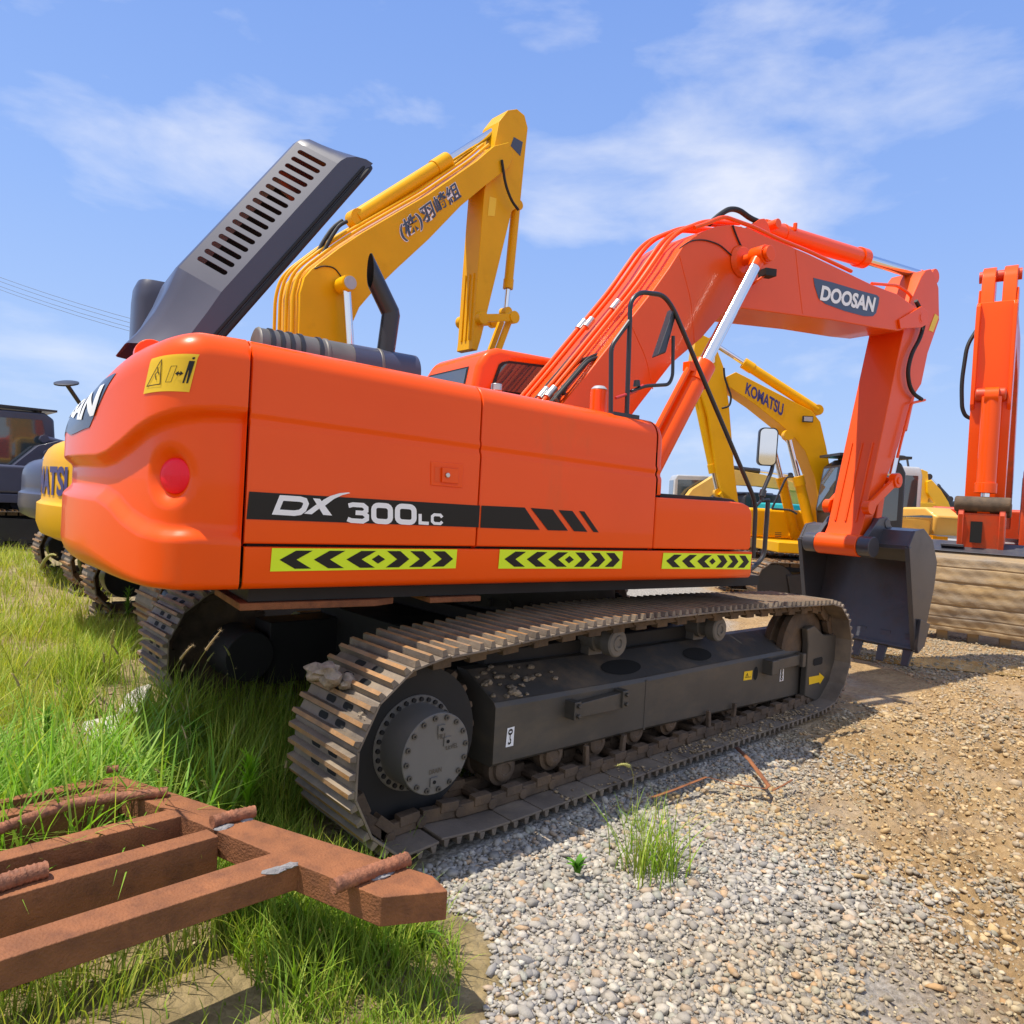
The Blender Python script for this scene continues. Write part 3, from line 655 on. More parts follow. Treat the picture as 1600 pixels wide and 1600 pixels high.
# breather canister and fuel cap on the hood
p = uY(935, 632, -1.12); b = U(); b.cyl((p.x, p.y, 2.25), (p.x, p.y, uY(935, 609, -1.12).z), 0.058, n=24, mi=0); b.cyl((p.x, p.y, uY(935, 609, -1.12).z), (p.x, p.y, uY(935, 603, -1.12).z), 0.060, 0.035, n=24, mi=1)
b.build('breather_canister', ['orange', 'greyp'], ex, bevel=.006)
p = uY(776, 603, -1.15); b = U(); b.cyl((p.x, p.y, p.z-.03), (p.x, p.y, p.z+.012), 0.034, n=18); b.build('filler_cap', 'steel', ex, bevel=.004)

# ---- handrails and mirrors
RY = -1.30
T = lambda x, y, Y=RY: uY(x, y, Y)
b = U(); r_ = 0.0165
b.tube([T(980, 642)-Vector((0, 0, .07)), T(985, 470), T(1000, 456), T(1037, 461), T(1052, 482), T(1181, 785), T(1177, 872)], r_, fil=0.09)
b.tube([T(955, 640)-Vector((0, 0, .06)), T(955, 541), T(983, 502)], r_*0.95, fil=0.05)
b.box(T(950, 640).x, T(990, 640).x, RY-.06, RY+.06, 2.285, 2.335)
b.tube([T(1200, 784), T(1194, 868), T(1182, 883), T(1168, 893)], r_*1.1, fil=.06); b.tube([T(1182, 790), T(1191, 781), T(1202, 781)], r_*0.7); b.build('handrail', 'blackpaint', ex)
b = U(); b.tube([T(1052, 525), T(1051, 588), T(1045, 601), T(1008, 603), T(985, 612)], 0.0125, fil=0.05); b.cyl(T(995, 604), T(995, 594), 0.026, 0.02, n=14)
b.tube([T(962, 622), T(992, 612), T(1005, 602)], 0.01, mi=1)
mr = b.build('mirror_arm', ['blackpaint', 'redp'], ex)
b = U(); m4 = [T(1028, 556, RY-.03), T(1041, 551, RY+.0), T(1057, 492, RY+.02), T(1054, 479, RY-.01)]
b.prismv([p+Vector((0.0, 0, 0)) for p in m4], (0.035, 0.10, 0.0)); b.build('mirror', 'blackpaint', mr, bevel=.012)
b = U(); b.tube([T(1190, 783), T(1191, 770), T(1206, 735), T(1208, 722)], 0.016, fil=.04); b.cyl(T(1190, 776), T(1193, 766), 0.026, n=12)
mr2 = b.build('mirror_arm', 'blackpaint', ex)
c = T(1200, 698); fc = (MUi.to_3x3() @ (CAM-(MU @ c))).normalized(); ax = Vector((0, 0, 1)); nrm = (fc+Vector((-0.10, -0.50, 0.03))).normalized(); sx = nrm.cross(ax).normalized(); sz = sx.cross(nrm)
b = U(); o2 = rrect(-0.073, -0.150, 0.073, 0.150, 0.04, 5)
b.prismv([c+sx*x+sz*z for x, z in o2], -nrm*0.045, 0); i2 = rrect(-0.064, -0.141, 0.064, 0.141, 0.035, 5)
b.add([c+nrm*0.002+sx*x+sz*z for x, z in i2], [tuple(range(len(i2)))], 1); b.build('mirror', ['blackpaint', 'mirror'], mr2)
# ---- boom, arm, bucket of the orange excavator
BH = 0.31
top_px = [(868, 645), (917, 585), (968, 520), (1022, 452), (1046, 418), (1067, 385), (1083, 370), (1102, 360), (1122, 353), (1145, 351), (1172, 357), (1200, 370), (1262, 396), (1362, 444), (1402, 459), (1437, 484)]
bot_px = [(1440, 506), (1404, 517), (1372, 513), (1300, 500), (1200, 487), (1162, 482), (1146, 481), (1134, 486), (1118, 503), (1097, 528), (1050, 568), (1000, 632)]
TOP, BOT = xz(top_px, -BH), xz(bot_px, -BH)
bp_ = [(0.02, 2.10)]+TOP+BOT+[(0.36, 2.02), (0.25, 1.90), (0.08, 1.95)]
b = U(); b.prism(bp_, -BH, BH); boom = b.build('boom', 'orange_boom', ex, bevel=.012, seg=2, ang=25)
def bw(px, py, d=0.004): return uY(px, py, -BH-d)
b = U()
for a, c in (((1330-0, 0), (0, 0)),): pass
b.add([bw(*p) for p in [(1271, 434), (1300, 441), (1340, 453), (1370, 461), (1374, 465), (1373, 474), (1369, 489), (1364, 494), (1350, 494), (1320, 486), (1290, 475), (1279, 466), (1273, 447)]], [tuple(range(13))], 0)
tv, tf = text2d('DOOSAN', 0.042)
put2d(b, tv, tf, [bw(*p, 0.008) for p in ((1281, 469), (1364.5, 488), (1369, 465), (1285, 445.5))], 1)
lab(b.build('name_decal', ['decalblue', 'white'], boom), 'dark blue plate lettered DOOSAN in white')
for p_ in (((1243, 390), (1248, 440), (1254, 490)), ((1062, 400), (1080, 470), (1085, 535)), ((985, 505), (1010, 560), (1020, 608))):
    b = U(); b.tube([uY(x, y, -BH) for x, y in p_], .0045, n=6, fil=.1); b.build('weld_seam', 'orange_boom', boom)
# pin boss plates
b = U(); c = uY(1157, 409, -BH); b.cyl((c.x, -BH-0.005, c.z), (c.x, -BH-0.05, c.z), 0.155, 0.125, n=32); b.cyl((c.x, -0.62, c.z), (c.x, 0.62, c.z), 0.05, n=20)
b.build('pin_boss', 'orange_boom', boom, bevel=.008)
PIN = c.copy()
# boom rams either side
for sgn in (-1, 1):
    Y = 0.53*sgn; pt = Vector((PIN.x, Y, PIN.z))
    lowr = uY(1010, 742, -0.53); lowr.y = Y; dd = (lowr-pt).normalized()
    m_ = uY(1100, 575, -0.53); t_b = (Vector((m_.x, Y, m_.z))-pt).dot(dd)
    b = U(); b.cyl(pt+dd*t_b, lowr+dd*0.5, 0.098, n=28); b.cyl(pt+dd*(t_b-0.02), pt+dd*(t_b+0.19), 0.108, n=28); b.cyl(pt+dd*(t_b-0.03), pt+dd*(t_b-0.015), 0.085, n=24)
    pp = pt+dd*(t_b+0.06); s2 = Vector((-0.15, -0.02, 0.03)); b.tube([pp, pp+s2, pp+s2+dd*0.12, lowr+s2+dd*0.4], 0.028, fil=.06)
    b.box(pp.x-0.19, pp.x-0.07, Y-.05, Y+.03, pp.z-0.02, pp.z+0.06)
    rm_ = b.build('boom_ram', 'orange', ex, bevel=.005)
    b = U(); b.cyl(pt+dd*0.10, pt+dd*(t_b), 0.056, n=28); b.build('ram_rod', 'chrome', rm_)
    b = U(); b.cyl((pt.x, Y-0.075, pt.z), (pt.x, Y+0.075, pt.z), 0.088, n=28); b.cyl(pt+dd*0.06, pt+dd*0.15, 0.066, 0.06, n=24); b.cyl((pt.x, Y-0.12, pt.z), (pt.x, Y-0.08, pt.z), 0.07, n=24); b.build('rod_eye', 'orange', rm_, bevel=.006)
# hydraulic pipes along the top of the boom
def offs(P, d):
    out = []
    for i in range(len(P)):
        a = Vector(P[max(i-1, 0)]); c2 = Vector(P[min(i+1, len(P)-1)]); t = (c2-a).normalized(); n_ = Vector((-t.y, t.x)); q = Vector(P[i])+n_*d; out.append(q)
    return out
b = U()
t0_ = (Vector(TOP[0])-Vector(TOP[1])).normalized()
for Y, d, i0, i1 in ((0.20, .10, 0, 11), (0.10, .10, 0, 11), (-0.08, .085, 0, 10), (-0.18, .085, 0, 10)):
    o2 = offs(TOP, d); o2[0] = o2[0]+t0_*.5
    o2 = [q for i, q in enumerate(o2) if i in (0, 1, 3, 5, 6, 8, 10, 11) and i0 <= i <= i1]
    b.tube([Vector((q.x, Y, q.y)) for q in o2], 0.021, fil=0.15)
o2 = offs(TOP, 0.03); rl = [o2[9], o2[11], o2[12], o2[13]]
kk = [uY(x, y, -0.29) for x, y in ((1085, 356), (1105, 349), (1131, 338), (1150, 345), (1176, 354), (1215, 373), (1262, 392), (1330, 424))]
b.tube(kk, 0.02, fil=.1); b.build('hydraulic_pipes', 'orange', boom)
b = U(); rng2 = random.Random(4)
for Y, e in ((-.27, .0), (-.23, .1), (.02, .2), (-.12, .05)):
    o2 = offs(TOP, .05+.04*rng2.random()); P = [o2[0]+t0_*.35, o2[0]+t0_*.1, o2[0].lerp(o2[1], .4+e), o2[1].lerp(o2[2], .3+e), o2[1].lerp(o2[2], .55+e)-Vector((-t0_.y, t0_.x))*-.13*1.0]; b = U(); b.tube([Vector((q.x, Y+.03*math.sin(k*2.1), q.y+.02*math.cos(k*3))) for k, q in enumerate(P)], .016, fil=.12); b.build('hose', 'rubber', boom)
for k in range(9):
    o2 = offs(TOP, .03); q = o2[0].lerp(o2[1], .1+.07*k)+t0_*.05; b = U(); b.cyl((q.x, -.28+.02*(k % 3), q.y), (q.x-.03, -.28+.02*(k % 3), q.y+.03), .02, n=8); b.build('hose_fitting', 'chain' if k % 2 else 'rubber', boom)
for fi, ys in ((0, (0.20, 0.10)), (2.2, (0.20, .10)), (2.55, (-0.08,)), (0.35, (-.08, -.18))):
    i = int(fi); f_ = fi-i; o3 = offs(TOP, 0.095 if 0.1 in ys else 0.085)
    for Y in ys:
        q = o3[i].lerp(o3[i+1], f_); t = (o3[i+1]-o3[i]).normalized(); b = U(); b.cyl((q.x-t.x*.06, Y, q.y-t.y*.06), (q.x+t.x*.06, Y, q.y+t.y*.06), 0.034, n=14); b.build('pipe_coupling', 'steel', boom, bevel=.006)
b = U()
def hose(pix, Y, r, **k): b.tube([uY(x, y, Y) for x, y in pix], r, fil=.12, **k)
hose([(1108, 350), (1125, 335), (1140, 326), (1155, 328), (1172, 341), (1186, 347)], -0.12, 0.027)
hose([(1062, 388), (1078, 376), (1100, 374), (1125, 382), (1142, 398), (1150, 405)], -BH-.01, 0.006)
hose([(1145, 352), (1152, 372), (1162, 392), (1166, 402)], -BH-.01, 0.008)
hose([(1172, 418), (1182, 427), (1192, 430)], -BH-.05, 0.006)
b.build('hoses', 'rubber', boom)
# work lamp
c = uY(1199, 427, -BH-.16); b = U(); b.obox(c, (0.055, -0.02, 0.0), (0.008, 0.05, 0), (0, 0, 0.035), 0); b.obox(c+Vector((.05, -.018, 0)), (0.004, -.001, 0), (.008, .044, 0), (0, 0, .03), 1)
b.tube([uY(1172, 447, -BH), uY(1180, 441, -BH-.1), c], 0.012, mi=2); b.build('work_lamp', ['rubber', 'glass', 'orange'], boom, bevel=.01)
# arm ram on top of the boom
A_ = uY(1192, 357, 0); B_ = uY(1450, 434, 0); dd = (B_-A_).normalized(); lb = (uY(1350, 405, 0)-A_).dot(dd)
b = U(); b.cyl(A_+dd*0.02, A_+dd*lb, 0.098, n=30); b.cyl(A_+dd*(lb-0.14), A_+dd*lb, 0.115, n=30); b.cyl(A_+dd*0.30, A_+dd*0.33, 0.106, n=30)
q = A_+dd*.42+Vector((0, -.09, .08)); b.cyl(q-Vector((0, 0, .05)), q+Vector((0, 0, .03)), 0.022, n=12)
ar = b.build('arm_ram', 'orange', ex, bevel=.006); b = U(); b.cyl(A_+dd*lb, B_-dd*.12, 0.062, n=28); b.build('ram_rod', 'chrome', ar)
b = U(); b.cyl(B_-dd*.22, B_-dd*.1, 0.07, n=24); b.cyl((B_.x, -.1, B_.z), (B_.x, .1, B_.z), 0.095, n=24); b.build('rod_eye', 'orange', ar, bevel=.006)
b = U()
for s_ in (-1, 1):
    P = [uY(x, y, -0.14) for x, y in ((1162, 358), (1185, 343), (1192, 342), (1198, 350), (1204, 372), (1180, 362))]
    b.prismv([Vector((p.x, s_*0.14-0.02, p.z)) for p in P], (0, 0.04, 0))
b.cyl((A_.x, -.19, A_.z), (A_.x, .19, A_.z), 0.05, n=18); b.build('ram_bracket', 'orange_boom', boom, bevel=.006)
# arm
AH = 0.22
ap = [(1412, 517), (1408, 500), (1425, 466), (1440, 432), (1447, 422), (1455, 420), (1461, 430), (1467, 450), (1468, 500), (1450, 552), (1440, 600), (1424, 625), (1404, 698), (1388, 740), (1360, 822), (1347, 845), (1340, 842), (1347, 825), (1374, 697)]
AP = xz(ap, -AH); b = U(); b.prism(AP, -AH, AH); arm = b.build('arm', 'orange_boom', ex, bevel=.012, ang=25)
# stiffening ribs on the arm's lower rear face
a0, a1 = Vector((AP[-1][0], 0, AP[-1][1])), Vector((AP[-2][0], 0, AP[-2][1])); dA_ = (a1-a0); n_ = Vector((-dA_.z, 0, dA_.x)).normalized(); n_ = n_ if n_.x < 0 else -n_
b = U()
for y in (-.13, .0, .13): b.bar(a0+Vector((0, y, 0))+dA_*-0.05+n_*.006, a0+Vector((0, y, 0))+dA_*0.93+n_*.006, 0.022, 0.022, up=n_)
b.build('rib_bars', 'orange_boom', arm, bevel=.004)
# arm pivot, arm hoses
b = U(); c = uY(1437, 497, -BH); b.cyl((c.x, -BH-.03, c.z), (c.x, BH+.03, c.z), 0.075, n=28); b.cyl((c.x, -BH-.035, c.z), (c.x, -BH-.028, c.z), 0.05, n=20)
P = [uY(x, y, -BH-.002) for x, y in ((1402, 500), (1437, 479), (1447, 488), (1447, 506), (1437, 512), (1404, 514))]; b.prismv(P, (0, -.025, 0)); b.build('pivot_pin', 'orange', boom, bevel=.006)
b = U()
b.tube([uY(x, y, -AH-.06) for x, y in ((1431, 470), (1440, 487), (1444, 505), (1438, 528), (1424, 553), (1418, 580), (1421, 603), (1428, 616), (1440, 624))], 0.024, fil=.12)
b.build('hose', 'rubber', arm); b = U(); b.tube([uY(x, y, AH+.06) for x, y in ((1358, 560), (1350, 578), (1350, 600))], 0.02, fil=.12); b.build('hose', 'rubber', arm)
b = U(); b.tube([uY(x, y, -AH-.05) for x, y in ((1445, 625), (1424, 630), (1408, 690), (1402, 715))], 0.016, fil=.06); b.build('hydraulic_pipe', 'orange', arm); b = U()
b.tube([uY(x, y, -.2) for x, y in ((1362, 443), (1402, 446), (1420, 458), (1428, 470))], 0.018, fil=.08); b.build('hydraulic_pipe', 'orange', arm)
b = U(); P = [uY(x, y, -AH-.004) for x, y in ((1451, 516), (1458, 519), (1467, 495), (1461, 490))]; b.add(P, [(0, 1, 2, 3)]); b.build('warning_decal', 'sticker', arm)
# bucket ram on the front of the arm
b = U(); q0 = uY(1432, 560, 0); q1 = uY(1392, 742, 0); d3 = (q1-q0); b.cyl(q0, q0+d3*.62, 0.075, n=24); br_ = b.build('bucket_ram', 'orange', ex, bevel=.006)
b = U(); b.cyl(q0+d3*.62, q1, 0.048, n=20); b.build('ram_rod', 'chrome', br_)
# linkage
L0 = uY(1357, 793, -AH-.06); L1 = uY(1399, 751, -AH-.06); L2 = uY(1386, 822, -.26)
b = U()
for s_ in (-1, 1):
    y = s_*(AH+.06); P0 = Vector((L0.x+(.10 if s_ > 0 else 0), y, L0.z)); P1 = Vector((L1.x, y, L1.z)); b.bar(P0, P1, 0.05, 0.10); b.cyl((P0.x, y-.045, L0.z), (P0.x, y+.045, L0.z), 0.085, n=24); b.cyl((L1.x, y-.045, L1.z), (L1.x, y+.045, L1.z), 0.09, n=24)
b.cyl((L1.x, -AH-.12, L1.z), (L1.x, AH+.12, L1.z), 0.045, n=18); b.build('bucket_link', 'orange', ex, bevel=.01)
b = U()
P1 = Vector((L1.x, 0, L1.z)); P2 = Vector((L2.x, 0, L2.z)); b.bar(P1, P2, 0.30, 0.13); b.cyl((P2.x, -.24, P2.z), (P2.x, .24, P2.z), 0.09, n=22); b.build('link_rod', 'orange_boom', ex, bevel=.015)
# bucket
BW = 0.67
out = [(4.79, 1.45), (4.90, 1.63), (5.10, 1.66), (5.32, 1.53), (5.46, 1.27), (5.43, 0.98), (5.33, 0.62), (5.16, 0.24)]
inn = [(5.10, 0.265), (5.27, 0.64), (5.37, 0.98), (5.395, 1.25), (5.28, 1.47), (5.09, 1.59), (4.93, 1.565), (4.835, 1.43)]
b = U(); b.prism(out+inn, -BW, BW)
sidep = [(4.785, 1.452), (4.90, 1.635), (5.10, 1.665), (5.325, 1.535), (5.465, 1.27), (5.435, 0.98), (5.335, 0.62), (5.20, 0.30), (5.085, 0.27)]
for s_ in (-1, 1): b.prism(sidep, s_*BW-(0.03 if s_ < 0 else 0), s_*BW+(0.03 if s_ > 0 else 0))
for s_ in (-1, 1): b.prism([(4.77, 1.44), (4.82, 1.45), (5.11, 0.29), (5.06, 0.25)], s_*(BW+.012)-.028, s_*(BW+.012)+.028)
b.bar((4.80, -BW, 1.44), (4.80, BW, 1.44), 0.05, 0.05, up=(0, 0, 1)); b.bar((5.12, -BW, 0.245), (5.12, BW, 0.245), 0.10, 0.035, up=(.4, 0, .9))
bk = b.build('bucket', 'bucket', ex, bevel=.006)
b = U()
for s_ in (-1, 1): b.prism([(4.46, 1.40), (4.50, 1.32), (4.66, 1.34), (4.85, 1.50), (5.08, 1.62), (5.10, 1.66), (4.98, 1.78), (4.80, 1.75), (4.55, 1.52)], s_*0.30-.03, s_*0.30+.03)
b.cyl((4.555, -.42, 1.42), (4.555, -.27, 1.42), 0.12, n=28); b.cyl((4.555, .27, 1.42), (4.555, .42, 1.42), 0.12, n=28); b.cyl((4.98, -.34, 1.70), (4.98, .34, 1.70), 0.06, n=20)
b.build('bucket_ears', 'bucket', bk, bevel=.008)
b = U(); b.cyl((4.555, -.265, 1.42), (4.555, .265, 1.42), 0.128, n=30); b.build('arm_tip', 'orange_boom', arm, bevel=.012)
td = Vector((-0.38, 0, -1.0)).normalized()
for y in (-.60, -.30, 0, .30, .60):
    b = U(); p = Vector((5.14, y, 0.27)); n2 = Vector((td.z, 0, -td.x))
    b.add([p+n2*.035+Vector((0, s*.065, 0))-td*.14 for s in (-1, 1)]+[p-n2*.035+Vector((0, s*.065, 0))-td*.14 for s in (1, -1)]+[p+td*.24+n2*.010+Vector((0, s*.045, 0)) for s in (-1, 1)]+[p+td*.24-n2*.010+Vector((0, s*.045, 0)) for s in (1, -1)],
          [(0, 1, 2, 3), (4, 5, 6, 7), (0, 1, 5, 4), (1, 2, 6, 5), (2, 3, 7, 6), (3, 0, 4, 7)]); b.build('tooth', 'bucket', bk, bevel=.008)
b = U(); b.prism([(5.07, .62), (5.30, .55), (5.20, .30), (5.06, .22), (5.03, .30)], -BW-.075, -BW-.035); b.build('side_cutter', 'bucket', bk, bevel=.006); b = U(); b.prism([(5.07, .62), (5.30, .55), (5.20, .30), (5.06, .22), (5.03, .30)], BW+.035, BW+.075); b.build('side_cutter', 'bucket', bk, bevel=.006)

# ================================================================== TRACKS
def loop_pts(sag=True):
    P = [(-1.70, 0.0), (-0.5, 0.0), (0.8, 0.0), (1.85, 0.0)]
    P += [(2.17+0.50*math.cos(rad(q)), 0.51+0.50*math.sin(rad(q))) for q in range(-75, 86, 16)]
    P += [(1.6, 1.03), (1.0, 1.05), (0.4, 1.062), (-0.2, 1.066), (-0.7, 1.065), (-1.1, 1.052), (-1.45, 1.032), (-1.75, 1.012)]
    P += [(-2.06+0.51*math.cos(rad(q)), 0.485+0.51*math.sin(rad(q))) for q in range(98, 256, 15)]
    P += [(-1.95, 0.03)]
    return P
def resample(P, n):
    Q = [Vector(p) for p in P]
    D = []
    for i in range(len(Q)):                                   # Catmull-Rom
        a, b_, c, d = Q[i-1], Q[i], Q[(i+1) % len(Q)], Q[(i+2) % len(Q)]
        for k in range(8):
            t = k/8; D.append(0.5*((2*b_)+(-a+c)*t+(2*a-5*b_+4*c-d)*t*t+(-a+3*b_-3*c+d)*t**3))
    L_ = [0]
    for i in range(len(D)): L_.append(L_[-1]+(D[(i+1) % len(D)]-D[i]).length)
    tot = L_[-1]; out = []
    def at(s):
        s %= tot; i = int(np.searchsorted(L_, s, 'right'))-1; return D[i].lerp(D[(i+1) % len(D)], (s-L_[i])/max(1e-9, L_[i+1]-L_[i]))
    for k in range(n):
        s = tot*k/n; e = tot/n*0.45; p = (at(s-e)+at(s+e))/2*0.5+at(s)*0.5; t = (at(s+e)-at(s-e)).normalized(); out.append((p, t))
    return out, tot
NSH = 50
LOOP, TOT = resample(loop_pts(), NSH); PITCH = TOT/NSH
def shoe_mesh(hw, name, detail=True):
    b = MB(); h = PITCH/2-0.004; g = 0.034
    b.box(-h, h, -hw, hw, -g-0.013, -g, 0)
    if detail:
        for t, w in ((-0.078, 1), (0.002, 1), (0.082, 1)):
            o = len(b.v); pr = [(t-.020, -g), (t+.018, -g), (t+.010, 0.0), (t-.011, 0.0)]
            vs = [(x, -hw, z) for x, z in pr]+[(x, hw, z) for x, z in pr]
            b.add(vs, [(0, 1, 5, 4), (1, 2, 6, 5), (3, 0, 4, 7), (0, 3, 2, 1), (4, 5, 6, 7)], 0); b.add([vs[2], vs[3], vs[7], vs[6]], [(0, 1, 2, 3)], 1)
        for t in (-0.04, 0.042):
            for y in (-.13, .03):
                sl = rrect(y, t-.017, y+.085, t+.015, .014, 3); b.add([(p[1], p[0], -g+.0015) for p in sl], [tuple(range(len(sl)))], 2)  # flat dark patches laid on the plate for the shaded holes
    else:
        b.box(-0.03, 0.03, -hw, hw, -g, 0, 1)
    o = b.build(name, ['shoe', 'grouser', 'hole'], None, bevel=.003 if detail else 0, seg=1); return o
proto = shoe_mesh(0.300, 'track_shoe')
def make_track(parent, yc, side, shoe_proto, full=True):
    b = MB()
    for (p, t) in LOOP:
        n_ = Vector((t.y, -t.x)); 
        for dy in (-.115, .115):
            c = Vector((p.x-n_.x*.085, yc+dy, p.y-n_.y*.085)); tt = Vector((t.x, 0, t.y)); nn = Vector((n_.x, 0, n_.y))
            b.obox(c, tt*PITCH*.50, Vector((0, .022, 0)), nn*.034); b.obox(c-nn*.03+tt*.05, tt*PITCH*.25, Vector((0, .028, 0)), nn*.026)
        c = Vector((p.x-n_.x*.08+t.x*PITCH*.5, yc, p.y-n_.y*.08+t.y*PITCH*.5)); b.cyl(c-Vector((0, .15, 0)), c+Vector((0, .15, 0)), 0.03, n=10)
    tr = b.build('track', 'chain', parent, bevel=.004, seg=1)
    for k, (p, t) in enumerate(LOOP):
        n_ = Vector((t.y, -t.x)); o = shoe_proto if (k == 0 and shoe_proto.parent is None) else shoe_proto.copy()
        if o is not shoe_proto: COL.objects.link(o)
        o.parent = tr; o.matrix_local = Matrix(((t.x, 0, n_.x, p.x), (0, 1, 0, yc), (t.y, 0, n_.y, p.y), (0, 0, 0, 1)))
    return tr
trk = make_track(ex, -1.30, -1, proto); trk2 = make_track(ex, 1.30, 1, proto)
# mud clods lodged between the shoes of the near track
def clod(name, c, r, seed, sq=(1, 1, .5), m='dirtclod', parent=None, sub=3):
    bm = bmesh.new(); bmesh.ops.create_icosphere(bm, subdivisions=sub, radius=1); rr = random.Random(seed); ph = [rr.uniform(0, 6) for _ in range(9)]
    for v in bm.verts:
        q = v.co; k = 1+.22*math.sin(3*q.x+ph[0])*math.sin(3*q.y+ph[1])+.14*math.sin(7*q.y+ph[2]+q.z*4)+.10*math.sin(9*q.z+ph[3]+6*q.x)+rr.uniform(-.07, .07)
        v.co = Vector((q.x*sq[0], q.y*sq[1], q.z*sq[2]))*r*k
    me = bpy.data.meshes.new(name); bm.to_mesh(me); bm.free(); me.materials.append(M[m]); me.polygons.foreach_set('use_smooth', [True]*len(me.polygons)); me.set_sharp_from_angle(angle=rad(45))
    o = bpy.data.objects.new(name, me); COL.objects.link(o); o.location = c
    if parent: o.parent = parent
    return o
q = onY(508, 1052, -1.22); clod('mud_clod', q, 0.085, 3, (.8, 1.25, .6), parent=trk); clod('mud_clod', onY(540, 1066, -1.30), 0.06, 5, (.8, 1.2, .6), parent=trk); clod('mud_clod', onY(562, 1122, -1.52)+Vector((.02, 0, 0)), 0.035, 8, (.6, 1.0, 1.), parent=trk)
def under(side):
    s = side; Yo = s*1.38
    fr = []
    for x, zl, zh in ((-1.54, .243, .601), (-0.35, .215, .575), (-0.18, .210, .572), (1.0, .165, .565), (2.24, .114, .555)):
        fr.append([Vector((x, y*s, z)) for y, z in ((1.02, zl), (1.36, zl), (1.38, zl+.02), (1.38, zh-.025), (1.365, zh), (1.10, zh+.13), (1.02, zh+.13))])
    b = MB(); b.grid(fr, close=True); b.add(fr[0], [tuple(range(7))]); b.add(fr[-1], [tuple(range(7))])
    b.box(-0.185, -0.165, min(Yo, Yo+s*.004), max(Yo, Yo+s*.004), .215, .56)
    f = b.build('track_frame', 'frame', ex, bevel=.010, seg=2, ang=25)
    if s < 0:
        # dirty top plate with openings painted as dark ovals
        b = MB(); 
        def tp(x, t): 
            zh = float(np.interp(x, [-1.54, -.35, 1.0, 2.24], [.601, .575, .565, .555])); return Vector((x, -1.363+.262*t, zh+.002+.129*t))
        xs = np.linspace(-1.53, 1.75, 24); b.grid([[tp(x, t) for t in (0.02, .3, .6, .98)] for x in xs], 0)
        for cx, hw in ((-0.30, .20), (0.62, .17)):
            e = [tp(cx+hw*math.cos(q), .42+.26*math.sin(q))+Vector((0, -.001, .004)) for q in np.linspace(0, 2*math.pi, 22, endpoint=False)]; b.add(e, [tuple(range(22))], 1)
        b.build('frame_top_plate', ['frame_top', 'hole'], f)
        for i in range(34):
            x = -1.52+abs(rng.normal(0, .30)); t = rng.uniform(.02, .95); clod('dirt_clod', tp(min(x, -.55), t)+Vector((0, -.002, .008)), float(rng.uniform(.008, .03)), 100+i, (1, 1, .6), 'dirtclod', f, 2)
        # step plate on lugs
        b = MB(); z8 = [onY(x, y, -1.38) for x, y in ((893, 1096), (963, 1078), (961, 1104), (890, 1118))]
        b.prismv([p+Vector((0, -.012, 0)) for p in z8], (0, -.05, 0), 0)
        for x, y in ((888, 1106), (963, 1088)):
            p = onY(x, y, -1.38); b.box(p.x-.03, p.x+.03, -1.46, -1.375, p.z-.055, p.z+.055)
            for dz in (-.03, .03): b.cyl((p.x, -1.46, p.z+dz), (p.x, -1.48, p.z+dz), .014, n=8)
        b.build('step_plate', 'frame', f, bevel=.006)
        b = MB()
        def fq(px, mi=0, d=.003): b.add([onY(x, y, -1.38-d) for x, y in px], [tuple(range(len(px)))], mi)
        fq([(790, 1168), (802, 1165), (804, 1135), (793, 1138)], 0)
        c0 = [onY(x, y, -1.3855) for x, y in ((790, 1168), (802, 1165), (804, 1135), (793, 1138))]
        v2, f2 = stroke2d([([(.5+.26*math.cos(t), .76+.11*math.sin(t)) for t in np.linspace(0, 6.28, 14, endpoint=False)], True), ([(.5, .66), (.48, .42)], False), ([(.48, .42), (.62, .32), (.62, .2), (.42, .14), (.28, .22)], False)], .10); put2d(b, v2, f2, c0, 1)
        fq([(1218, 1065), (1224, 1063.5), (1225, 1044), (1219.5, 1045.5)], 0)
        c0 = [onY(x, y, -1.3855) for x, y in ((1218, 1065), (1224, 1063.5), (1225, 1044), (1219.5, 1045.5))]
        v2, f2 = stroke2d([([(.5+.22*math.cos(t), cc+.1*math.sin(t)) for t in np.linspace(0, 6.28, 10, endpoint=False)], True) for cc in (.2, .5, .8)], .12); put2d(b, v2, f2, c0, 1)
        fq([(1161.5, 1063.5), (1174.5, 1061.5), (1176, 1047.5), (1163, 1049.5)], 2)
        v2, f2 = stroke2d([([(.25, .3), (.55, .3), (.4, .75)], True), ([(.6, .3), (.9, .3)], False)], .05); put2d(b, v2, f2, [onY(x, y, -1.3855) for x, y in ((1161.5, 1063.5), (1174.5, 1061.5), (1176, 1047.5), (1163, 1049.5))], 1)
        b.build('frame_decals', ['white', 'decalblack', 'sticker'], f)
        b = MB(); c = onY(1181, 1052, -1.3835); b.add([(c.x+.035*math.cos(t), c.y, c.z+.055*math.sin(t)) for t in np.linspace(0, 6.28, 16, endpoint=False)], [tuple(range(16))]); b.build('grease_hole', 'hole', f)
        b = MB(); p = onY(1197, 1040, -1.38); b.box(p.x-.06, p.x+.05, -1.47, -1.37, p.z-.06, p.z+.06); b.box(p.x+.10, p.x+.52, -1.43, -1.37, p.z-.045, p.z+.05); b.box(p.x+.50, p.x+.56, -1.46, -1.37, p.z-.06, p.z+.06); b.build('front_bracket', 'frame', f, bevel=.008)
    # idler guard at the front
    b = MB(); g_ = [(2.06, .14), (2.30, .06), (2.66, .20), (2.70, .30), (2.70, .60), (2.66, .64), (2.36, .66), (2.16, .76), (2.02, .74), (2.06, .60)]
    b.prism(g_, s*1.395, s*1.455); 
    gd = b.build('idler_guard', 'frame', ex, bevel=.012)
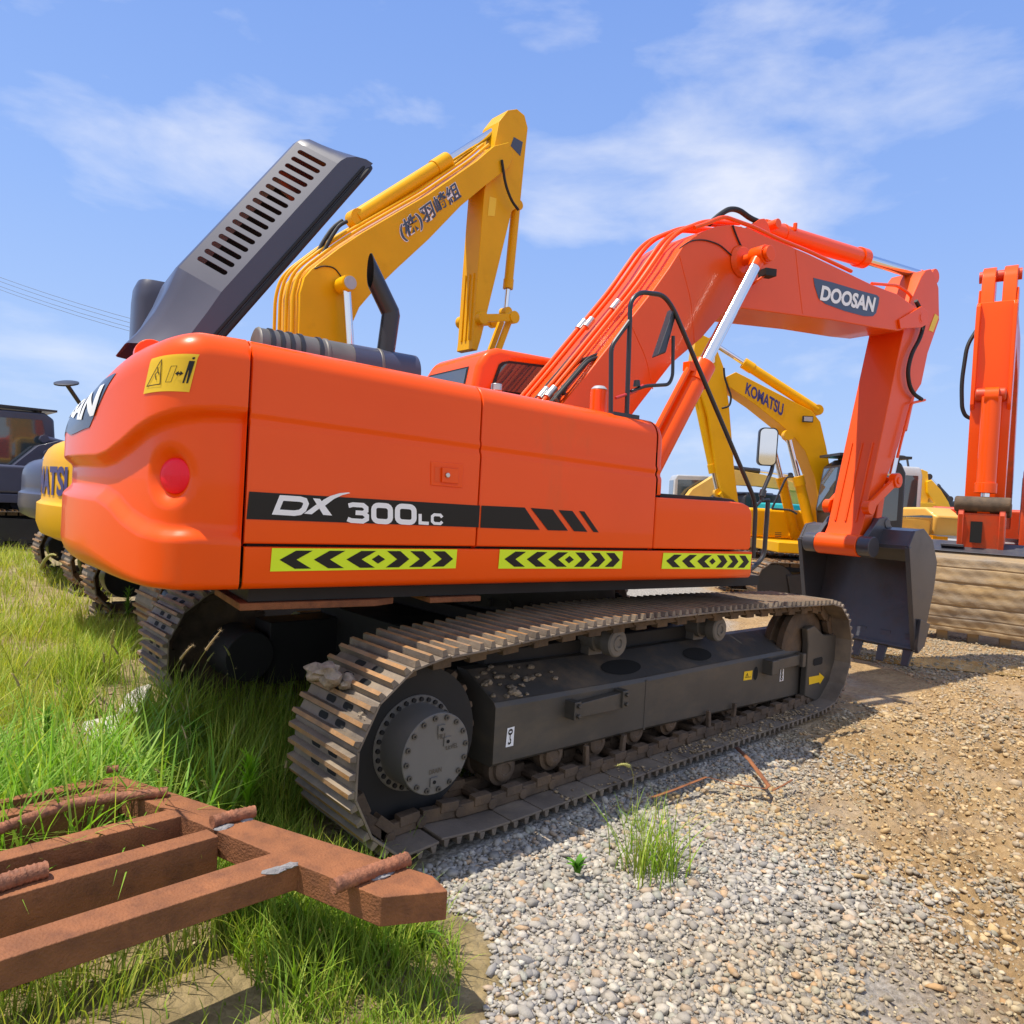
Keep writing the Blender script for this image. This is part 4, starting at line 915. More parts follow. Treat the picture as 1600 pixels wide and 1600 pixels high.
    if s < 0:
        b = MB(); o4 = [onY(x, y, -1.4585) for x, y in ((1273, 1029), (1284, 1026), (1285.5, 1028), (1285, 1036), (1283, 1038), (1272, 1040.5), (1270.5, 1038), (1271, 1031))]; b.add(o4, [tuple(range(8))]); b.build('guard_slot', 'hole', gd)
        b = MB(); ar_ = [(1264, 1070), (1264, 1058), (1280, 1055), (1280, 1051), (1288, 1058), (1281, 1069), (1280, 1066)]; b.add([onY(x, y, -1.4590) for x, y in ar_], [tuple(range(7))]); b.build('arrow_decal', 'sticker', gd)
    # rollers
    for x in (-1.42, -1.02, -0.62, -0.22, 0.18, 0.58, 0.98, 1.38, 1.74):
        b = MB(); zc_ = .205-.0*x; b.lathe((x, s*1.08, zc_), (0, s, 0), [(0, .02), (0, .10), (.06, .10), (.065, .085), (.19, .085), (.195, .10), (.25, .10), (.255, .075), (.275, .07), (.285, .05), (.285, .035), (.278, .03), (.278, 0)], n=26)
        b.build('track_roller', 'chain', f)
    for x0 in (-0.62, 0.75):
        b = MB(); b.prism([(x0-.20, .24), (x0-.17, .24), (x0-.15, .09), (x0+.15, .09), (x0+.17, .24), (x0+.20, .24), (x0+.19, .05), (x0+.15, .03), (x0-.15, .03), (x0-.19, .05)], s*1.40, s*1.43); b.build('track_guide', 'chain', f, bevel=.006)
    for x, z in ((-0.41, .815), (0.845, .805)):
        b = MB(); b.lathe((x, s*1.02, z), (0, s, 0), [(0, .03), (0, .088), (.13, .088), (.135, .07), (.2, .07), (.205, .095), (.275, .095), (.285, .085), (.288, .055), (.294, .05), (.294, .03), (.285, .025), (.285, 0)], n=30)
        b.bar((x, s*1.06, z-.02), (x, s*1.06, .6), .14, .10, up=(0, 1, 0)); b.build('carrier_roller', 'cover', f, ang=30)
    b = MB(); b.lathe((2.17, s*1.15, .51), (0, s, 0), [(0, .06), (0, .36), (.03, .40), (.08, .40), (.085, .36), (.14, .36), (.145, .40), (.20, .40), (.22, .36), (.23, .1), (.23, 0)], n=48); b.build('idler_wheel', 'chain', f)
    b = MB(); n_t = 23; prof = []
    for k in range(n_t*4): 
        q = 2*math.pi*k/(n_t*4); prof.append((-2.06+(.41 if k % 4 in (0, 1) else .355)*math.cos(q), .485+(.41 if k % 4 in (0, 1) else .355)*math.sin(q)))
    b.prism(prof, s*1.27, s*1.33); b.build('sprocket', 'chain', f)
    # final drive: bolted ring, drum and cover plate
    b = MB(); cx, cz = -2.045, .470
    b.lathe((cx, s*1.30, cz), (0, s, 0), [(0, .242), (.04, .242), (.045, .236), (.045, .206), (.05, .203), (.20, .200), (.215, .196), (.215, 0)], n=64)
    for k in range(30):
        q = 2*math.pi*k/30; p = Vector((cx+.222*math.cos(q), s*1.344, cz+.222*math.sin(q))); b.cyl(p, p+Vector((0, s*.012, 0)), .012, n=8, mi=1)
    b.cyl((cx, s*1.325, cz), (cx, s*1.337, cz), .385, n=48, mi=1)
    fd = b.build('final_drive', ['cover', 'belly'], ex, ang=30)
    if s < 0:
        b = MB(); yc = -1.515; b.lathe((cx, yc, cz), (0, -1, 0), [(0, .200), (.010, .200), (.014, .196), (.014, 0)], n=64)
        for k in range(16):
            q = 2*math.pi*(k+.3)/16; p = Vector((cx+.178*math.cos(q), yc-.014, cz+.178*math.sin(q))); b.cyl(p, p+Vector((0, -.010, 0)), .0135, n=12, mi=1); b.cyl(p+Vector((0, -.010, 0)), p+Vector((0, -.0105, 0)), .006, n=6, mi=2)
        for dx_, dz_ in ((.03, .118), (.07, .052), (.0, -.135)):
            p = Vector((cx+dx_-.01, yc-.014, cz+dz_)); b.box(p.x-.022, p.x+.022, yc-.022, yc-.013, p.z-.022, p.z+.022, 0); b.cyl(p+Vector((0, -.006, 0)), p+Vector((0, -.012, 0)), .009, n=10, mi=2)
        for s_, x, z, w in (('FILL', .000, .070, .055), ('LEVEL', .055, .008, .075), ('DRAIN', -.040, -.095, .075)):
            tv, tf = text2d(s_, .02); put2d(b, tv, tf, [(cx+x, yc-.0165, cz+z), (cx+x+w, yc-.0165, cz+z), (cx+x+w, yc-.0165, cz+z+.024), (cx+x, yc-.0165, cz+z+.024)], 1)
        b.build('drive_cover', ['cover', 'frame', 'hole'], fd, bevel=.002, seg=1)
under(-1); under(1)
b = MB(); b.box(-1.35, 1.35, -1.04, 1.04, .45, .80)
for s_ in (-1, 1): b.cyl((-2.05, s_*1.05, .49), (-2.05, s_*.72, .49), .20, .18, n=30); b.box(-1.9, -1.3, min(s_*1.03, s_*.75), max(s_*1.03, s_*.75), .26, .72)
b.box(-.9, .9, -.95, .95, .40, .46); b.box(-.8, .8, -.9, .9, .80, .90); b.cyl((0, 0, .88), (0, 0, 1.22), .72, .70, n=48)
for q in range(0, 360, 12): b.cyl((.76*math.cos(rad(q)), .76*math.sin(rad(q)), .93), (.76*math.cos(rad(q)), .76*math.sin(rad(q)), .99), .02, n=6)
b.build('car_body', 'belly', ex, bevel=.01)
b = U(); b.box(-2.62, 1.25, YS+.12, 1.40, 1.17, 1.245); b.build('deck_floor', 'belly', ex)
b = U(); b.prismv([(-2.66, -1.34, 1.165), (-1.98, -1.36, 1.165), (-1.85, -1.30, 1.165), (-1.9, -.9, 1.165), (-2.66, -.8, 1.165)], (0, 0, -.035)); b.prismv([(-1.66, -1.36, 1.165), (-1.33, -1.36, 1.165), (-1.33, -1.1, 1.165), (-1.66, -1.1, 1.165)], (0, 0, -.03))
b.build('belly_plate', 'rust', ex, bevel=.004)
# ================================================================== THE OTHER MACHINES OF THE YARD
def rot_u(v): return v
class Mach:
    """a parked excavator in its own frame: x forward, y left, z up"""
    def __init__(s, name, label, loc, rz, paint, group=None, cat='excavator', rail='blackpaint', swing=0.0):
        s.root = empty(name, loc, rz); tag(s.root, label, cat, group); s.p = paint; s.loc = Vector(loc); s.rz = rz
        s.M = Matrix.Translation(s.loc) @ Matrix.Rotation(rz, 4, 'Z'); s.Mi = s.M.inverted()
        s.sw = Matrix.Rotation(swing, 4, 'Z')
    def l(s, px, py, Y):                      # photo pixel -> this machine's plane y = Y
        d = s.Mi.to_3x3() @ ray(px, py); c = s.Mi @ CAM; return c+(Y-c.y)/d.y*d
    def poly(s, pix, Y): return [(s.l(x, y, Y).x, s.l(x, y, Y).z) for x, y in pix]
    def tracks(s, hl=2.1, R=.45, hw=.30, gauge=1.2, swing=0.0, shoe='shoe', frame='blackpaint'):
        Rm = Matrix.Rotation(swing, 4, 'Z')
        for sg in (-1, 1):
            P = [(-hl+.2, 0), (0, 0), (hl-.2, 0)]+[(hl-R+.05+R*math.cos(rad(q))+.0, R+R*math.sin(rad(q))) for q in range(-75, 86, 20)]
            P += [(hl*.4, 2*R-.01), (0, 2*R-.03), (-hl*.4, 2*R-.02)]+[(-hl+R+R*math.cos(rad(q)), R+R*math.sin(rad(q))) for q in range(98, 256, 20)]
            lp, tot = resample(P, 46); b = MB(Rm); pt = tot/46
            for p, t in lp:
                n_ = Vector((t.y, -t.x)); c = Vector((p.x, sg*gauge, p.y)); tt = Vector((t.x, 0, t.y)); nn = Vector((n_.x, 0, n_.y))
                b.obox(c-nn*.035, tt*pt*.47, Vector((0, hw, 0)), nn*.008, 0)
                for k in (-.06, .02): b.obox(c-nn*.012+tt*k, tt*.014, Vector((0, hw, 0)), nn*.016, 1)
                b.obox(c-nn*.085, tt*pt*.42, Vector((0, .10, 0)), nn*.04, 2)
            tr = b.build('track', [shoe, 'grouser', 'chain'], s.root)
            b = MB(Rm); b.prism([(-hl+.75, .22), (hl-.7, .16), (hl-.6, .6), (hl-1.0, .66), (0, .70), (-hl+.8, .66)], sg*(gauge-.22), sg*(gauge+.16))
            b.cyl((-hl+R, sg*(gauge-.1), R), (-hl+R, sg*(gauge+.18), R), .26, n=24); b.cyl((hl-R+.05, sg*(gauge-.12), R), (hl-R+.05, sg*(gauge+.12), R), .36, n=28)
            for x in np.linspace(-hl+.8, hl-.8, 7): b.cyl((x, sg*(gauge-.18), .17), (x, sg*(gauge+.18), .17), .10, n=14)
            b.build('track_frame', frame, s.root, bevel=.01)
        b = MB(); b.box(-.9, .9, -1.0, 1.0, .42, .8); b.cyl((0, 0, .8), (0, 0, 1.1), .6, n=32); b.build('car_body', 'belly', s.root)
    def body(s, tail=2.75, w=1.35, top=2.15, front=1.0, hood=2.15, cwlabel=None, cwtop=2.1):
        p = s.p; b = MB(); b.box(-tail+.5, front, -w, w, 1.02, 1.22); b.build('deck', p, s.root, bevel=.02)
        b = MB(); b.box(-tail+.62, -.25, -w+.0, w, 1.225, hood); b.build('engine_hood', p, s.root, bevel=.08, seg=3)
        b = MB(); b.box(-.24, front-.02, -w, -.52, 1.225, 1.85 if front > .5 else 1.7); b.build('tool_box', p, s.root, bevel=.07, seg=3)
        b = MB(); rows = []
        a0 = math.asin(min(.99, (w-.06)/tail)); q = np.linspace(-a0, a0, 25)
        pl = [Vector((-tail+.60, -w))]+[Vector((-tail+.30, -w))]+[Vector((-tail*math.cos(t)+.0, tail*math.sin(t))) for t in q]+[Vector((-tail+.30, w)), Vector((-tail+.60, w))]
        for z, k in ((1.0, .88), (1.02, .94), (1.08, .985), (1.2, 1.0), (1.40, 1.0), (1.42, .99), (1.44, .985), (1.5, .985), (cwtop-.28, .985), (cwtop-.20, .98), (cwtop-.13, .968), (cwtop-.08, .95), (cwtop-.04, .925), (cwtop-.012, .89), (cwtop, .84), (cwtop+.01, .4)):
            rows.append([Vector((v.x*k if v.x < -tail+.55 else v.x, v.y*(1-(1-k)*.6), z)) for v in pl])
        b.grid(rows); b.add([rows[0][0], rows[0][-1], rows[-3][-1], rows[-3][0]], [(0, 1, 2, 3)]); s.cw = b.build('counterweight', p, s.root, ang=45)
        s.tail = tail
    def cab(s, x0=-.15, x1=1.45, y0=.42, y1=1.38, top=2.95, paint=None, guard=None):
        b = MB(); pr = [(x0, 1.225), (x0, top-.2), (x0+.1, top), (x1-.3, top+.02), (x1-.1, top-.12), (x1, 1.9), (x1-.1, 1.225)]
        b.prism(pr, y0, y1); c = b.build('cab', paint or s.p, s.root, bevel=.06, seg=3)
        for y, d in ((y0, -1), (y1, 1)):
            b = MB(); b.prism([(x0+.14, 1.75), (x0+.14, top-.2), (x1-.35, top-.16), (x1-.12, 1.9), (x1-.14, 1.6)], y+d*.006, y+d*.012); b.build('window', 'glass', c)
        b = MB(); b.add([(x0-.006, y0+.12, 1.9), (x0-.006, y1-.12, 1.9), (x0-.006, y1-.12, top-.22), (x0-.006, y0+.12, top-.22)], [(0, 1, 2, 3)]); b.build('window', 'glass', c)
        q0, q1 = Vector((x1-.03, 0, 1.62)), Vector((x1-.1, 0, top-.16))
        b = MB(); b.add([Vector((x1+.006, y0+.1, 1.86)), Vector((x1+.006, y1-.1, 1.86)), Vector((x1-.092, y1-.1, top-.16)), Vector((x1-.092, y0+.1, top-.16))], [(0, 1, 2, 3)]); b.build('window', 'glass', c)
        if guard:
            b = MB(); b.box(x0-.05, x1-.05, y0-.05, y1+.05, top+.06, top+.11)
            for x in (x0+.1, x1-.4): b.box(x, x+.05, y0+.1, y1-.1, top, top+.07)
            b.build('roof_guard', guard, c)
        return c
    def boom(s, poly, w=.29, pipes=True):
        b = MB(); b.prism(poly, -w, w); s.bm = b.build('boom', s.p, s.root, bevel=.012, ang=25); return s.bm
    def arm(s, poly, w=.20):
        b = MB(); b.prism(poly, -w, w); s.am = b.build('arm', s.p, s.root, bevel=.012, ang=25); return s.am
    def ram(s, name, p0, p1, frac=.6, r=.085, rr=.05, m=None):
        p0, p1 = Vector(p0), Vector(p1); d = p1-p0; b = MB(); b.cyl(p0, p0+d*frac, r, n=22); b.cyl(p0+d*(frac-.09), p0+d*frac, r*1.14, n=22); b.cyl(p0+Vector((0, -.09, 0)), p0+Vector((0, .09, 0)), r*1.1, n=18)
        o = b.build(name, m or s.p, s.root, bevel=.005); b = MB(); b.cyl(p0+d*frac, p1, rr, n=20); b.build('ram_rod', 'chrome', o)
        b = MB(); b.cyl(p1+Vector((0, -.08, 0)), p1+Vector((0, .08, 0)), r*1.05, n=18); b.build('rod_eye', m or s.p, o); return o
    def bucket(s, c, ang, sc=1.0, w=.6, m='bucket'):
        pr = [(0, 0), (.10, .20), (.30, .26), (.55, .12), (.70, -.18), (.66, -.5), (.50, -.95), (.35, -1.25), (.28, -1.24), (.40, -.95), (.55, -.5), (.58, -.2), (.46, .06), (.28, .17), (.14, .12), (.06, -.02)]
        ca, sa = math.cos(ang), math.sin(ang); f = lambda q: (c[0]+sc*(q[0]*ca-q[1]*sa), c[1]+sc*(q[0]*sa+q[1]*ca))
        b = MB(); b.prism([f(q) for q in pr], -w, w)
        for y in (-w, w-.02): b.prism([f(q) for q in pr[:8]], y, y+.02)
        o = b.build('bucket', m, s.root, bevel=.01)
        for y in np.linspace(-w+.06, w-.06, 5):
            b = MB(); e0 = f((.31, -1.2)); e1 = f((.22, -1.42)); b.bar((e0[0], y, e0[1]), (e1[0], y, e1[1]), .08, .05, up=(0, 1, 0)); b.build('tooth', m, o)
        return o

YG = 'excavators parked in the yard'
# ---- yellow excavator alongside, boom raised high
m2 = Mach('excavator', 'yellow excavator parked beside the orange one, boom raised high with dark Japanese lettering', (0.04, 4.60, 0), 0.0, 'yellow', YG)
m2.tracks(); m2.body(tail=2.80, cwtop=2.12); m2.cab()
Y2 = -.31
P2 = m2.poly([(467, 560), (467, 518), (469, 458), (476, 433), (487, 420), (530, 387), (565, 364), (670, 303), (745, 251), (772, 228), (795, 222), (803, 240), (795, 262), (757, 291), (720, 322), (670, 374), (620, 420), (580, 459), (562, 480), (551, 505), (544, 560)], Y2)
m2.boom([(-.12, 2.0)]+P2+[(.36, 1.95), (.25, 1.8), (0, 1.8)], w=.31)
A2 = m2.poly([(757, 296), (747, 425), (740, 530), (738, 545), (746, 548), (752, 528), (770, 453), (800, 330), (813, 320), (822, 228), (825, 200), (820, 180), (808, 170), (794, 172), (780, 190), (774, 222), (768, 262)], -.2); m2.arm(A2, .2)
q = m2.l(541, 444, -.5)
for sg in (-1, 1): 
    lo_ = m2.l(549, 575, -.5); dd = (lo_-q).normalized(); o = m2.ram('boom_ram', (lo_+dd*1.1).to_tuple()[:1]+(sg*.5, (lo_+dd*1.1).z), (q.x, sg*.5, q.z), .42, .10, .055)
b = MB(); b.cyl((q.x, -.60, q.z), (q.x, -.36, q.z), .10, n=24, mi=0); b.cyl((q.x, -.615, q.z), (q.x, -.60, q.z), .085, n=24, mi=1); b.build('pin_cap', ['yellow', 'greyp'], m2.bm)
a = m2.l(556, 342, 0); c = m2.l(795, 190, 0); m2.ram('arm_ram', a, c, .56, .11, .06)
b = MB()
for Y, d in ((-.22, .05), (-.12, .09), (.05, .10), (.2, .10)):
    o2 = offs(P2[:10], d); b.tube([Vector((v.x, Y, v.y)) for v in o2], .022, fil=.15)
b.build('hydraulic_pipes', 'yellow', m2.bm)
b = MB(); b.tube([m2.l(x, y, -.1) for x, y in ((497, 395), (505, 378), (520, 356), (535, 345))], .03, fil=.2); b.build('hose', 'rubber', m2.bm); b = MB(); b.tube([m2.l(x, y, -.2) for x, y in ((505, 396), (515, 375), (530, 352), (542, 346))], .025, fil=.2)
b.build('hose', 'rubber', m2.bm); b = MB(); b.tube([m2.l(x, y, -.34) for x, y in ((784, 250), (790, 290), (800, 315), (810, 328))], .022, fil=.2); b.build('hose', 'rubber', m2.bm); b = MB(); b.tube([m2.l(x, y, -.32) for x, y in ((492, 420), (505, 415), (523, 418), (533, 432))], .008, fil=.1); b.build('hose', 'rubber', m2.bm)
m2.ram('bucket_ram', m2.l(806, 322, 0), m2.l(790, 488, 0), .78, .075, .045)
b = MB(); e0, e1 = m2.l(753, 497, -.25), m2.l(802, 496, -.25)
for sg in (-1, 1):
    b.bar((e0.x, sg*.25, e0.z), (e1.x, sg*.25, e1.z), .05, .12)
    for e in (e0, e1): b.cyl((e.x, sg*.25-.05, e.z), (e.x, sg*.25+.05, e.z), .10, n=20)
e2 = m2.l(762, 575, 0); e3 = m2.l(790, 500, 0); b.bar((e3.x, -.1, e3.z), (e2.x, -.1, e2.z), .06, .10); b.bar((e3.x, .1, e3.z), (e2.x, .1, e2.z), .06, .10); b.build('bucket_link', 'yellow', m2.root, bevel=.01)
b = MB(); r0 = Vector((A2[0][0], 0, A2[0][1])); 
for y in (-.1, .0, .1):
    a0 = Vector((A2[1][0], y, A2[1][1])); a1 = Vector((A2[2][0], y, A2[2][1])); b.bar(a0+Vector((-.006, 0, 0)), a1+Vector((-.006, 0, 0)), .03, .03, up=(1, 0, 0))
b.build('rib_bars', 'yellow', m2.am)
tp = m2.l(738, 552, 0); m2.bucket((tp.x-.02, tp.z-.12), rad(-62), .95)
cc = [m2.l(x, y, Y2-.006) for x, y in ((631, 382), (724, 312), (712, 281), (619, 350))]
cc2 = [v+Vector((0, -.003, 0)) for v in cc]
b = MB()
bold, ff = text2d('(株)羽崎組', .046); put2d(b, bold, ff, cc, 0)
v_, f_ = text2d('(株)羽崎組', .020); ex_ = [bil(cc2, u, v) for u, v in ((.008, .03), (.992, .03), (.992, .97), (.008, .97))]; put2d(b, v_, f_, ex_, 1)
lab(b.build('lettering', ['white', 'decalblue'], m2.bm), 'dark Japanese lettering edged in white')
b = MB(); b.add([m2.l(x, y, -.205) for x, y in ((762, 337), (773, 338), (776, 310), (765, 307))], [(0, 1, 2, 3)]); b.build('warning_decal', 'sticker', m2.am)
b = MB(); b.add([m2.l(x, y, -.205) for x, y in ((798, 228), (813, 244), (817, 222), (803, 214))], [(0, 1, 2, 3)], 0); b.build('emblem_decal', 'decalblue', m2.am)
tv, tf = text2d('KOMATSU', .035); tv, tf = dense(tv, tf, .05, 1, .3); b = MB()
def cwp(u, v):
    t = 3.14159+(-.31+.62*u); k = .987; return Vector((2.80*k*math.cos(t)-.004, 2.80*k*math.sin(t), 1.50+.30*v))
b.add([cwp(u, v) for u, v in tv], tf); b.add([cwp(1-(.63+.03*u), 1.08+.22*v) for u, v in ((0, .4), (.35, .4), (.35, 0), (.65, 0), (.65, .4), (1, .4), (1, .7), (.65, .7), (.65, 1), (.35, 1), (.35, .7), (0, .7))], [(0, 1, 6, 11), (1, 2, 3, 4), (1, 4, 7, 10), (4, 5, 6, 7), (7, 8, 9, 10), (0, 1, 10, 11)]) if False else None
lab(b.build('lettering', 'blueletter', m2.cw), 'violet lettering KOMATSU')

# ---- dark excavator farther left
m3 = Mach('excavator', 'black excavator at the far left, its dark rounded rear just beyond the yellow counterweight', (0.15, 8.9, 0), 0.0, 'navy', YG)
m3.tracks(); m3.body(tail=2.5, cwtop=1.95, hood=1.95); m3.cab(x0=.2, x1=1.6, y0=.4, y1=1.3, top=2.8, paint='navy')
b = MB(); c = m3.l(104, 600, -1.1); b.lathe((c.x, c.y, c.z), (-0.22, -0.30, 1), [(0, .0), (0, .16), (.02, .16), (.03, .12), (.03, 0)], n=26); b.tube([c, c+Vector((.22, .05, -.30)), c+Vector((.35, .1, -.75))], .03); b.build('round_mirror', 'blackpaint', m3.root)
P4 = onD(22, 700, 17.5)
m4 = Mach('excavator', 'black excavator with boxy guarded cab at the far left edge, behind the black rear', (P4.x-.5, P4.y-1.0, 0), 0.0, 'navy', YG)
m4.tracks(); m4.body(tail=2.4, cwtop=1.8, hood=1.8); m4.cab(x0=-.4, x1=1.3, y0=.35, y1=1.6, top=3.15, paint='navy', guard='blackpaint')
b_std = [(-.1, 1.75), (.2, 2.8), (1.6, 4.3), (2.4, 4.6), (5.2, 3.6), (5.25, 3.3), (2.5, 3.95), (1.9, 3.7), (.65, 2.4), (.35, 1.7)]
a_std = [(5.0, 3.9), (5.3, 4.0), (5.55, 3.6), (5.3, 2.9), (4.95, 1.0), (4.75, 1.0), (4.85, 2.9), (4.95, 3.3)]
def std_front(m, s_=1.0, dz=0, bm='bucket'):
    f = lambda P: [(x*s_, z*s_+dz) for x, z in P]
    m.boom(f(b_std), .27); m.arm(f(a_std), .18)
    for sg in (-1, 1): m.ram('boom_ram', (.75*s_, sg*.45, 1.5*s_+dz), (1.95*s_, sg*.45, 3.95*s_+dz), .58)
    m.ram('arm_ram', (1.9*s_, 0, 4.65*s_+dz), (5.05*s_, 0, 4.0*s_+dz), .62); m.ram('bucket_ram', (5.5*s_, 0, 3.5*s_+dz), (5.2*s_, 0, 1.5*s_+dz), .6, .065, .04)
    b = MB(); b.bar((5.2*s_, 0, 1.5*s_+dz), (4.92*s_, 0, 1.35*s_+dz), .34, .09); b.bar((5.2*s_, 0, 1.5*s_+dz), (5.15*s_, 0, .9*s_+dz), .2, .09); b.build('bucket_link', m.p, m.root, bevel=.01)
    m.bucket((4.72*s_, .95*s_+dz), rad(6), .72*s_, .55, bm)
std_front(m3); std_front(m4, .5, .2)

# ---- yellow excavator facing left in the middle distance
hdK = YAW+rad(90)+rad(0)             # heading towards the left of the picture
fh = Vector((math.cos(YAW), math.sin(YAW), 0)); rh = Vector((math.sin(YAW), -math.cos(YAW), 0))
def at_(lat, D, z=0): return Vector((CAM.x, CAM.y, 0))+rh*lat+fh*D+Vector((0, 0, z))
lK = (onD(1296, 850, 14.5)-CAM).dot(rh)
mk = Mach('excavator', 'yellow excavator facing left behind the orange arm, violet KOMATSU lettering on its boom', at_(lK+.30, 14.75), hdK, 'yellow', YG)
mk.tracks(hl=2.15, R=.44); mk.body(tail=1.75, front=1.75, hood=1.5, cwtop=1.42); mk.cab(x0=-.6, x1=.75, y0=.5, y1=1.3, top=2.85, paint='blackpaint', guard='blackpaint')
KY = .28
PK = mk.poly([(1136, 588), (1150, 581), (1162, 587), (1269, 642), (1282, 659), (1291, 697), (1299, 740), (1303, 790), (1302, 852), (1284, 852), (1283, 795), (1273, 745), (1258, 705), (1240, 682), (1220, 664), (1180, 632), (1140, 605)], KY); mk.boom(PK, .28)
AK = mk.poly([(1096, 522), (1112, 530), (1120, 545), (1131, 574), (1139, 630), (1148, 740), (1156, 800), (1136, 800), (1120, 740), (1107, 650), (1093, 606), (1082, 565), (1086, 535)], .2); mk.arm(AK, .2)
for sg in (1, -1):
    t0, t1 = mk.l(1270, 840, .45), mk.l(1231, 680, .45); mk.ram('boom_ram', (t0.x, sg*.45, t0.z), (t1.x, sg*.45, t1.z), .60, .10, .055)
t0, t1 = mk.l(1276, 641, 0), mk.l(1112, 535, 0); mk.ram('arm_ram', t0, t1, .70, .10, .05)
mk.ram('bucket_ram', mk.l(1089, 615, 0), mk.l(1122, 770, 0), .80, .09, .05)
b = MB(); t0, t1 = mk.l(1122, 770, 0), mk.l(1150, 795, 0); b.bar((t0.x, 0, t0.z), (t1.x, 0, t1.z), .4, .1); b.build('bucket_link', 'yellow', mk.root)
t0 = mk.l(1146, 800, 0); mk.bucket((t0.x-.1, t0.z-.05), rad(4), .95)
tv, tf = text2d('KOMATSU', .034); b = MB(); put2d(b, tv, tf, [mk.l(x, y, KY+.006) for x, y in ((1164, 615), (1222.5, 651), (1225, 631), (1167, 597))])
lab(b.build('lettering', 'blueletter', mk.bm), 'violet lettering KOMATSU')
b = MB(); b.add([mk.l(x, y, .206) for x, y in ((1104, 573), (1117, 566), (1117, 549), (1104, 552))], [(0, 1, 2, 3)], 0)
cq = [mk.l(x, y, .210) for x, y in ((1104, 571), (1116, 565), (1116, 550), (1104, 553))]
cr_ = [(.35, .05), (.65, .05), (.65, .35), (.95, .35), (.95, .65), (.65, .65), (.65, .95), (.35, .95), (.35, .65), (.05, .65), (.05, .35), (.35, .35)]
b.add([bil(cq, u, v) for u, v in cr_], [(0, 1, 2, 11), (2, 3, 4, 5), (5, 6, 7, 8), (8, 9, 10, 11), (2, 5, 8, 11)], 1); b.build('emblem_decal', ['white', 'teal'], mk.am)
b = MB(); t0 = mk.l(1262, 655, .38); b.obox(t0, (.10, 0, 0), (0, .03, 0), (0, 0, .06), 0); b.obox(t0+Vector((0, .032, 0)), (.085, 0, 0), (0, .002, 0), (0, 0, .045), 1); b.build('work_lamp', ['rubber', 'greyp'], mk.bm)
b = MB(); t0, t1 = mk.l(1270, 648, .3), mk.l(1297, 720, .3); b.tube([mk.l(x, y, .36) for x, y in ((1131, 575), (1132, 590), (1143, 620), (1140, 635), (1128, 638))], .02, fil=.15); b.build('hoses', 'rubber', mk.bm)
b = MB(); b.tube([mk.l(x, y, 1.3) for x, y in ((1206, 795), (1229, 745), (1240, 745))], .02, fil=.1); b.tube([mk.l(x, y, 1.3) for x, y in ((1206, 795), (1235, 797), (1245, 803))], .02, fil=.1); b.build('handrail', 'blackpaint', mk.root)
b = MB()
for k in range(3): b.add([mk.l(x, y, 1.357) for x, y in ((1211, 832+3*k), (1221, 832+3*k), (1221, 833.2+3*k), (1211, 833.2+3*k))], [(0, 1, 2, 3)])
b.build('vent_slits', 'hole', mk.root)

# ---- orange excavator at the right edge, seen from the front of its hanging arm
hdR = YAW+rad(180)+rad(-36)
cR = onD(1533, 860, 11.2); dirR = Vector((math.cos(hdR), math.sin(hdR), 0))
rootR = Vector((cR.x, cR.y, 0))-dirR*6.0
mr_ = Mach('excavator', 'orange excavator at the right edge, its arm hanging upright over a wide muddy bucket', rootR, hdR, 'orange_dusty', YG)
mr_.tracks(); mr_.body(tail=2.9); mr_.cab()
def zR(py, D=11.2): return onD(1553, py, D).z
zt_R = zR(412)
mr_.boom([(-.1, 1.8), (.2, 3.0), (1.7, 5.0), (2.6, 5.4), (5.6, zt_R-.55), (5.7, zt_R-.95), (2.7, 4.7), (2.1, 4.4), (.7, 2.5), (.35, 1.7)], .24)
aR = [(5.55, zt_R-1.0), (5.62, zt_R-.2), (5.80, zt_R), (5.98, zt_R-.05), (6.16, zt_R-.55), (6.26, zt_R-1.2), (6.22, 3.4), (6.12, 2.15), (5.90, 2.05), (5.75, 2.2)]
b = MB()
for y0, y1 in ((-.23, -.05), (.05, .23)): b.prism([(5.70, zt_R-.9), (5.64, zt_R-.3), (5.68, zt_R-.12), (5.76, zt_R-.02), (5.88, zt_R), (6.0, zt_R-.07), (6.08, zt_R-.22), (6.2, zt_R-.9)], y0, y1)
for y0, y1 in ((-.26, -.23), (.23, .26)): b.prism([(5.62, zt_R-.95), (5.62, zt_R-.55), (5.75, zt_R-.36), (6.08, zt_R-.40), (6.22, zt_R-.95)], y0, y1)
b.prism([(5.55, zt_R-1.0), (5.70, zt_R-.62), (6.18, zt_R-.62), (6.26, zt_R-1.2), (6.22, 3.4), (6.12, 2.15), (5.90, 2.05), (5.75, 2.2)], -.26, .26)
for y in (-.235, .235): b.prism([(6.18, zt_R-.62), (6.30, zt_R-.7), (6.36, zt_R-1.2), (6.30, 3.6), (6.20, 3.5), (6.20, zt_R-1.2)], y-.03, y+.03)
arR = b.build('arm', 'orange', mr_.root, bevel=.015)
b = MB(); b.cyl((5.85, -.28, zt_R-.14), (5.85, .28, zt_R-.14), .09, n=20); b.build('pivot_pin', 'orange_dusty', arR)
b = MB(); b.cyl((6.32, -.20, 3.75), (6.32, .20, 3.75), .10, n=20, mi=0); b.build('pin_boss', 'orange_dusty', arR, bevel=.03)
mr_.ram('bucket_ram', (6.42, .02, 3.7), (6.42, .02, 2.0), .86, .13, .06, m='orange')
b = MB(); b.tube([(6.1, -.25, zR(515)), (6.2, -.36, zR(540)), (6.22, -.40, zR(600)), (6.2, -.37, zR(640)), (6.18, -.32, zR(652)), (6.15, -.24, zR(656))], .03, fil=.2); b.build('hose', 'rubber', arR)
b = MB()
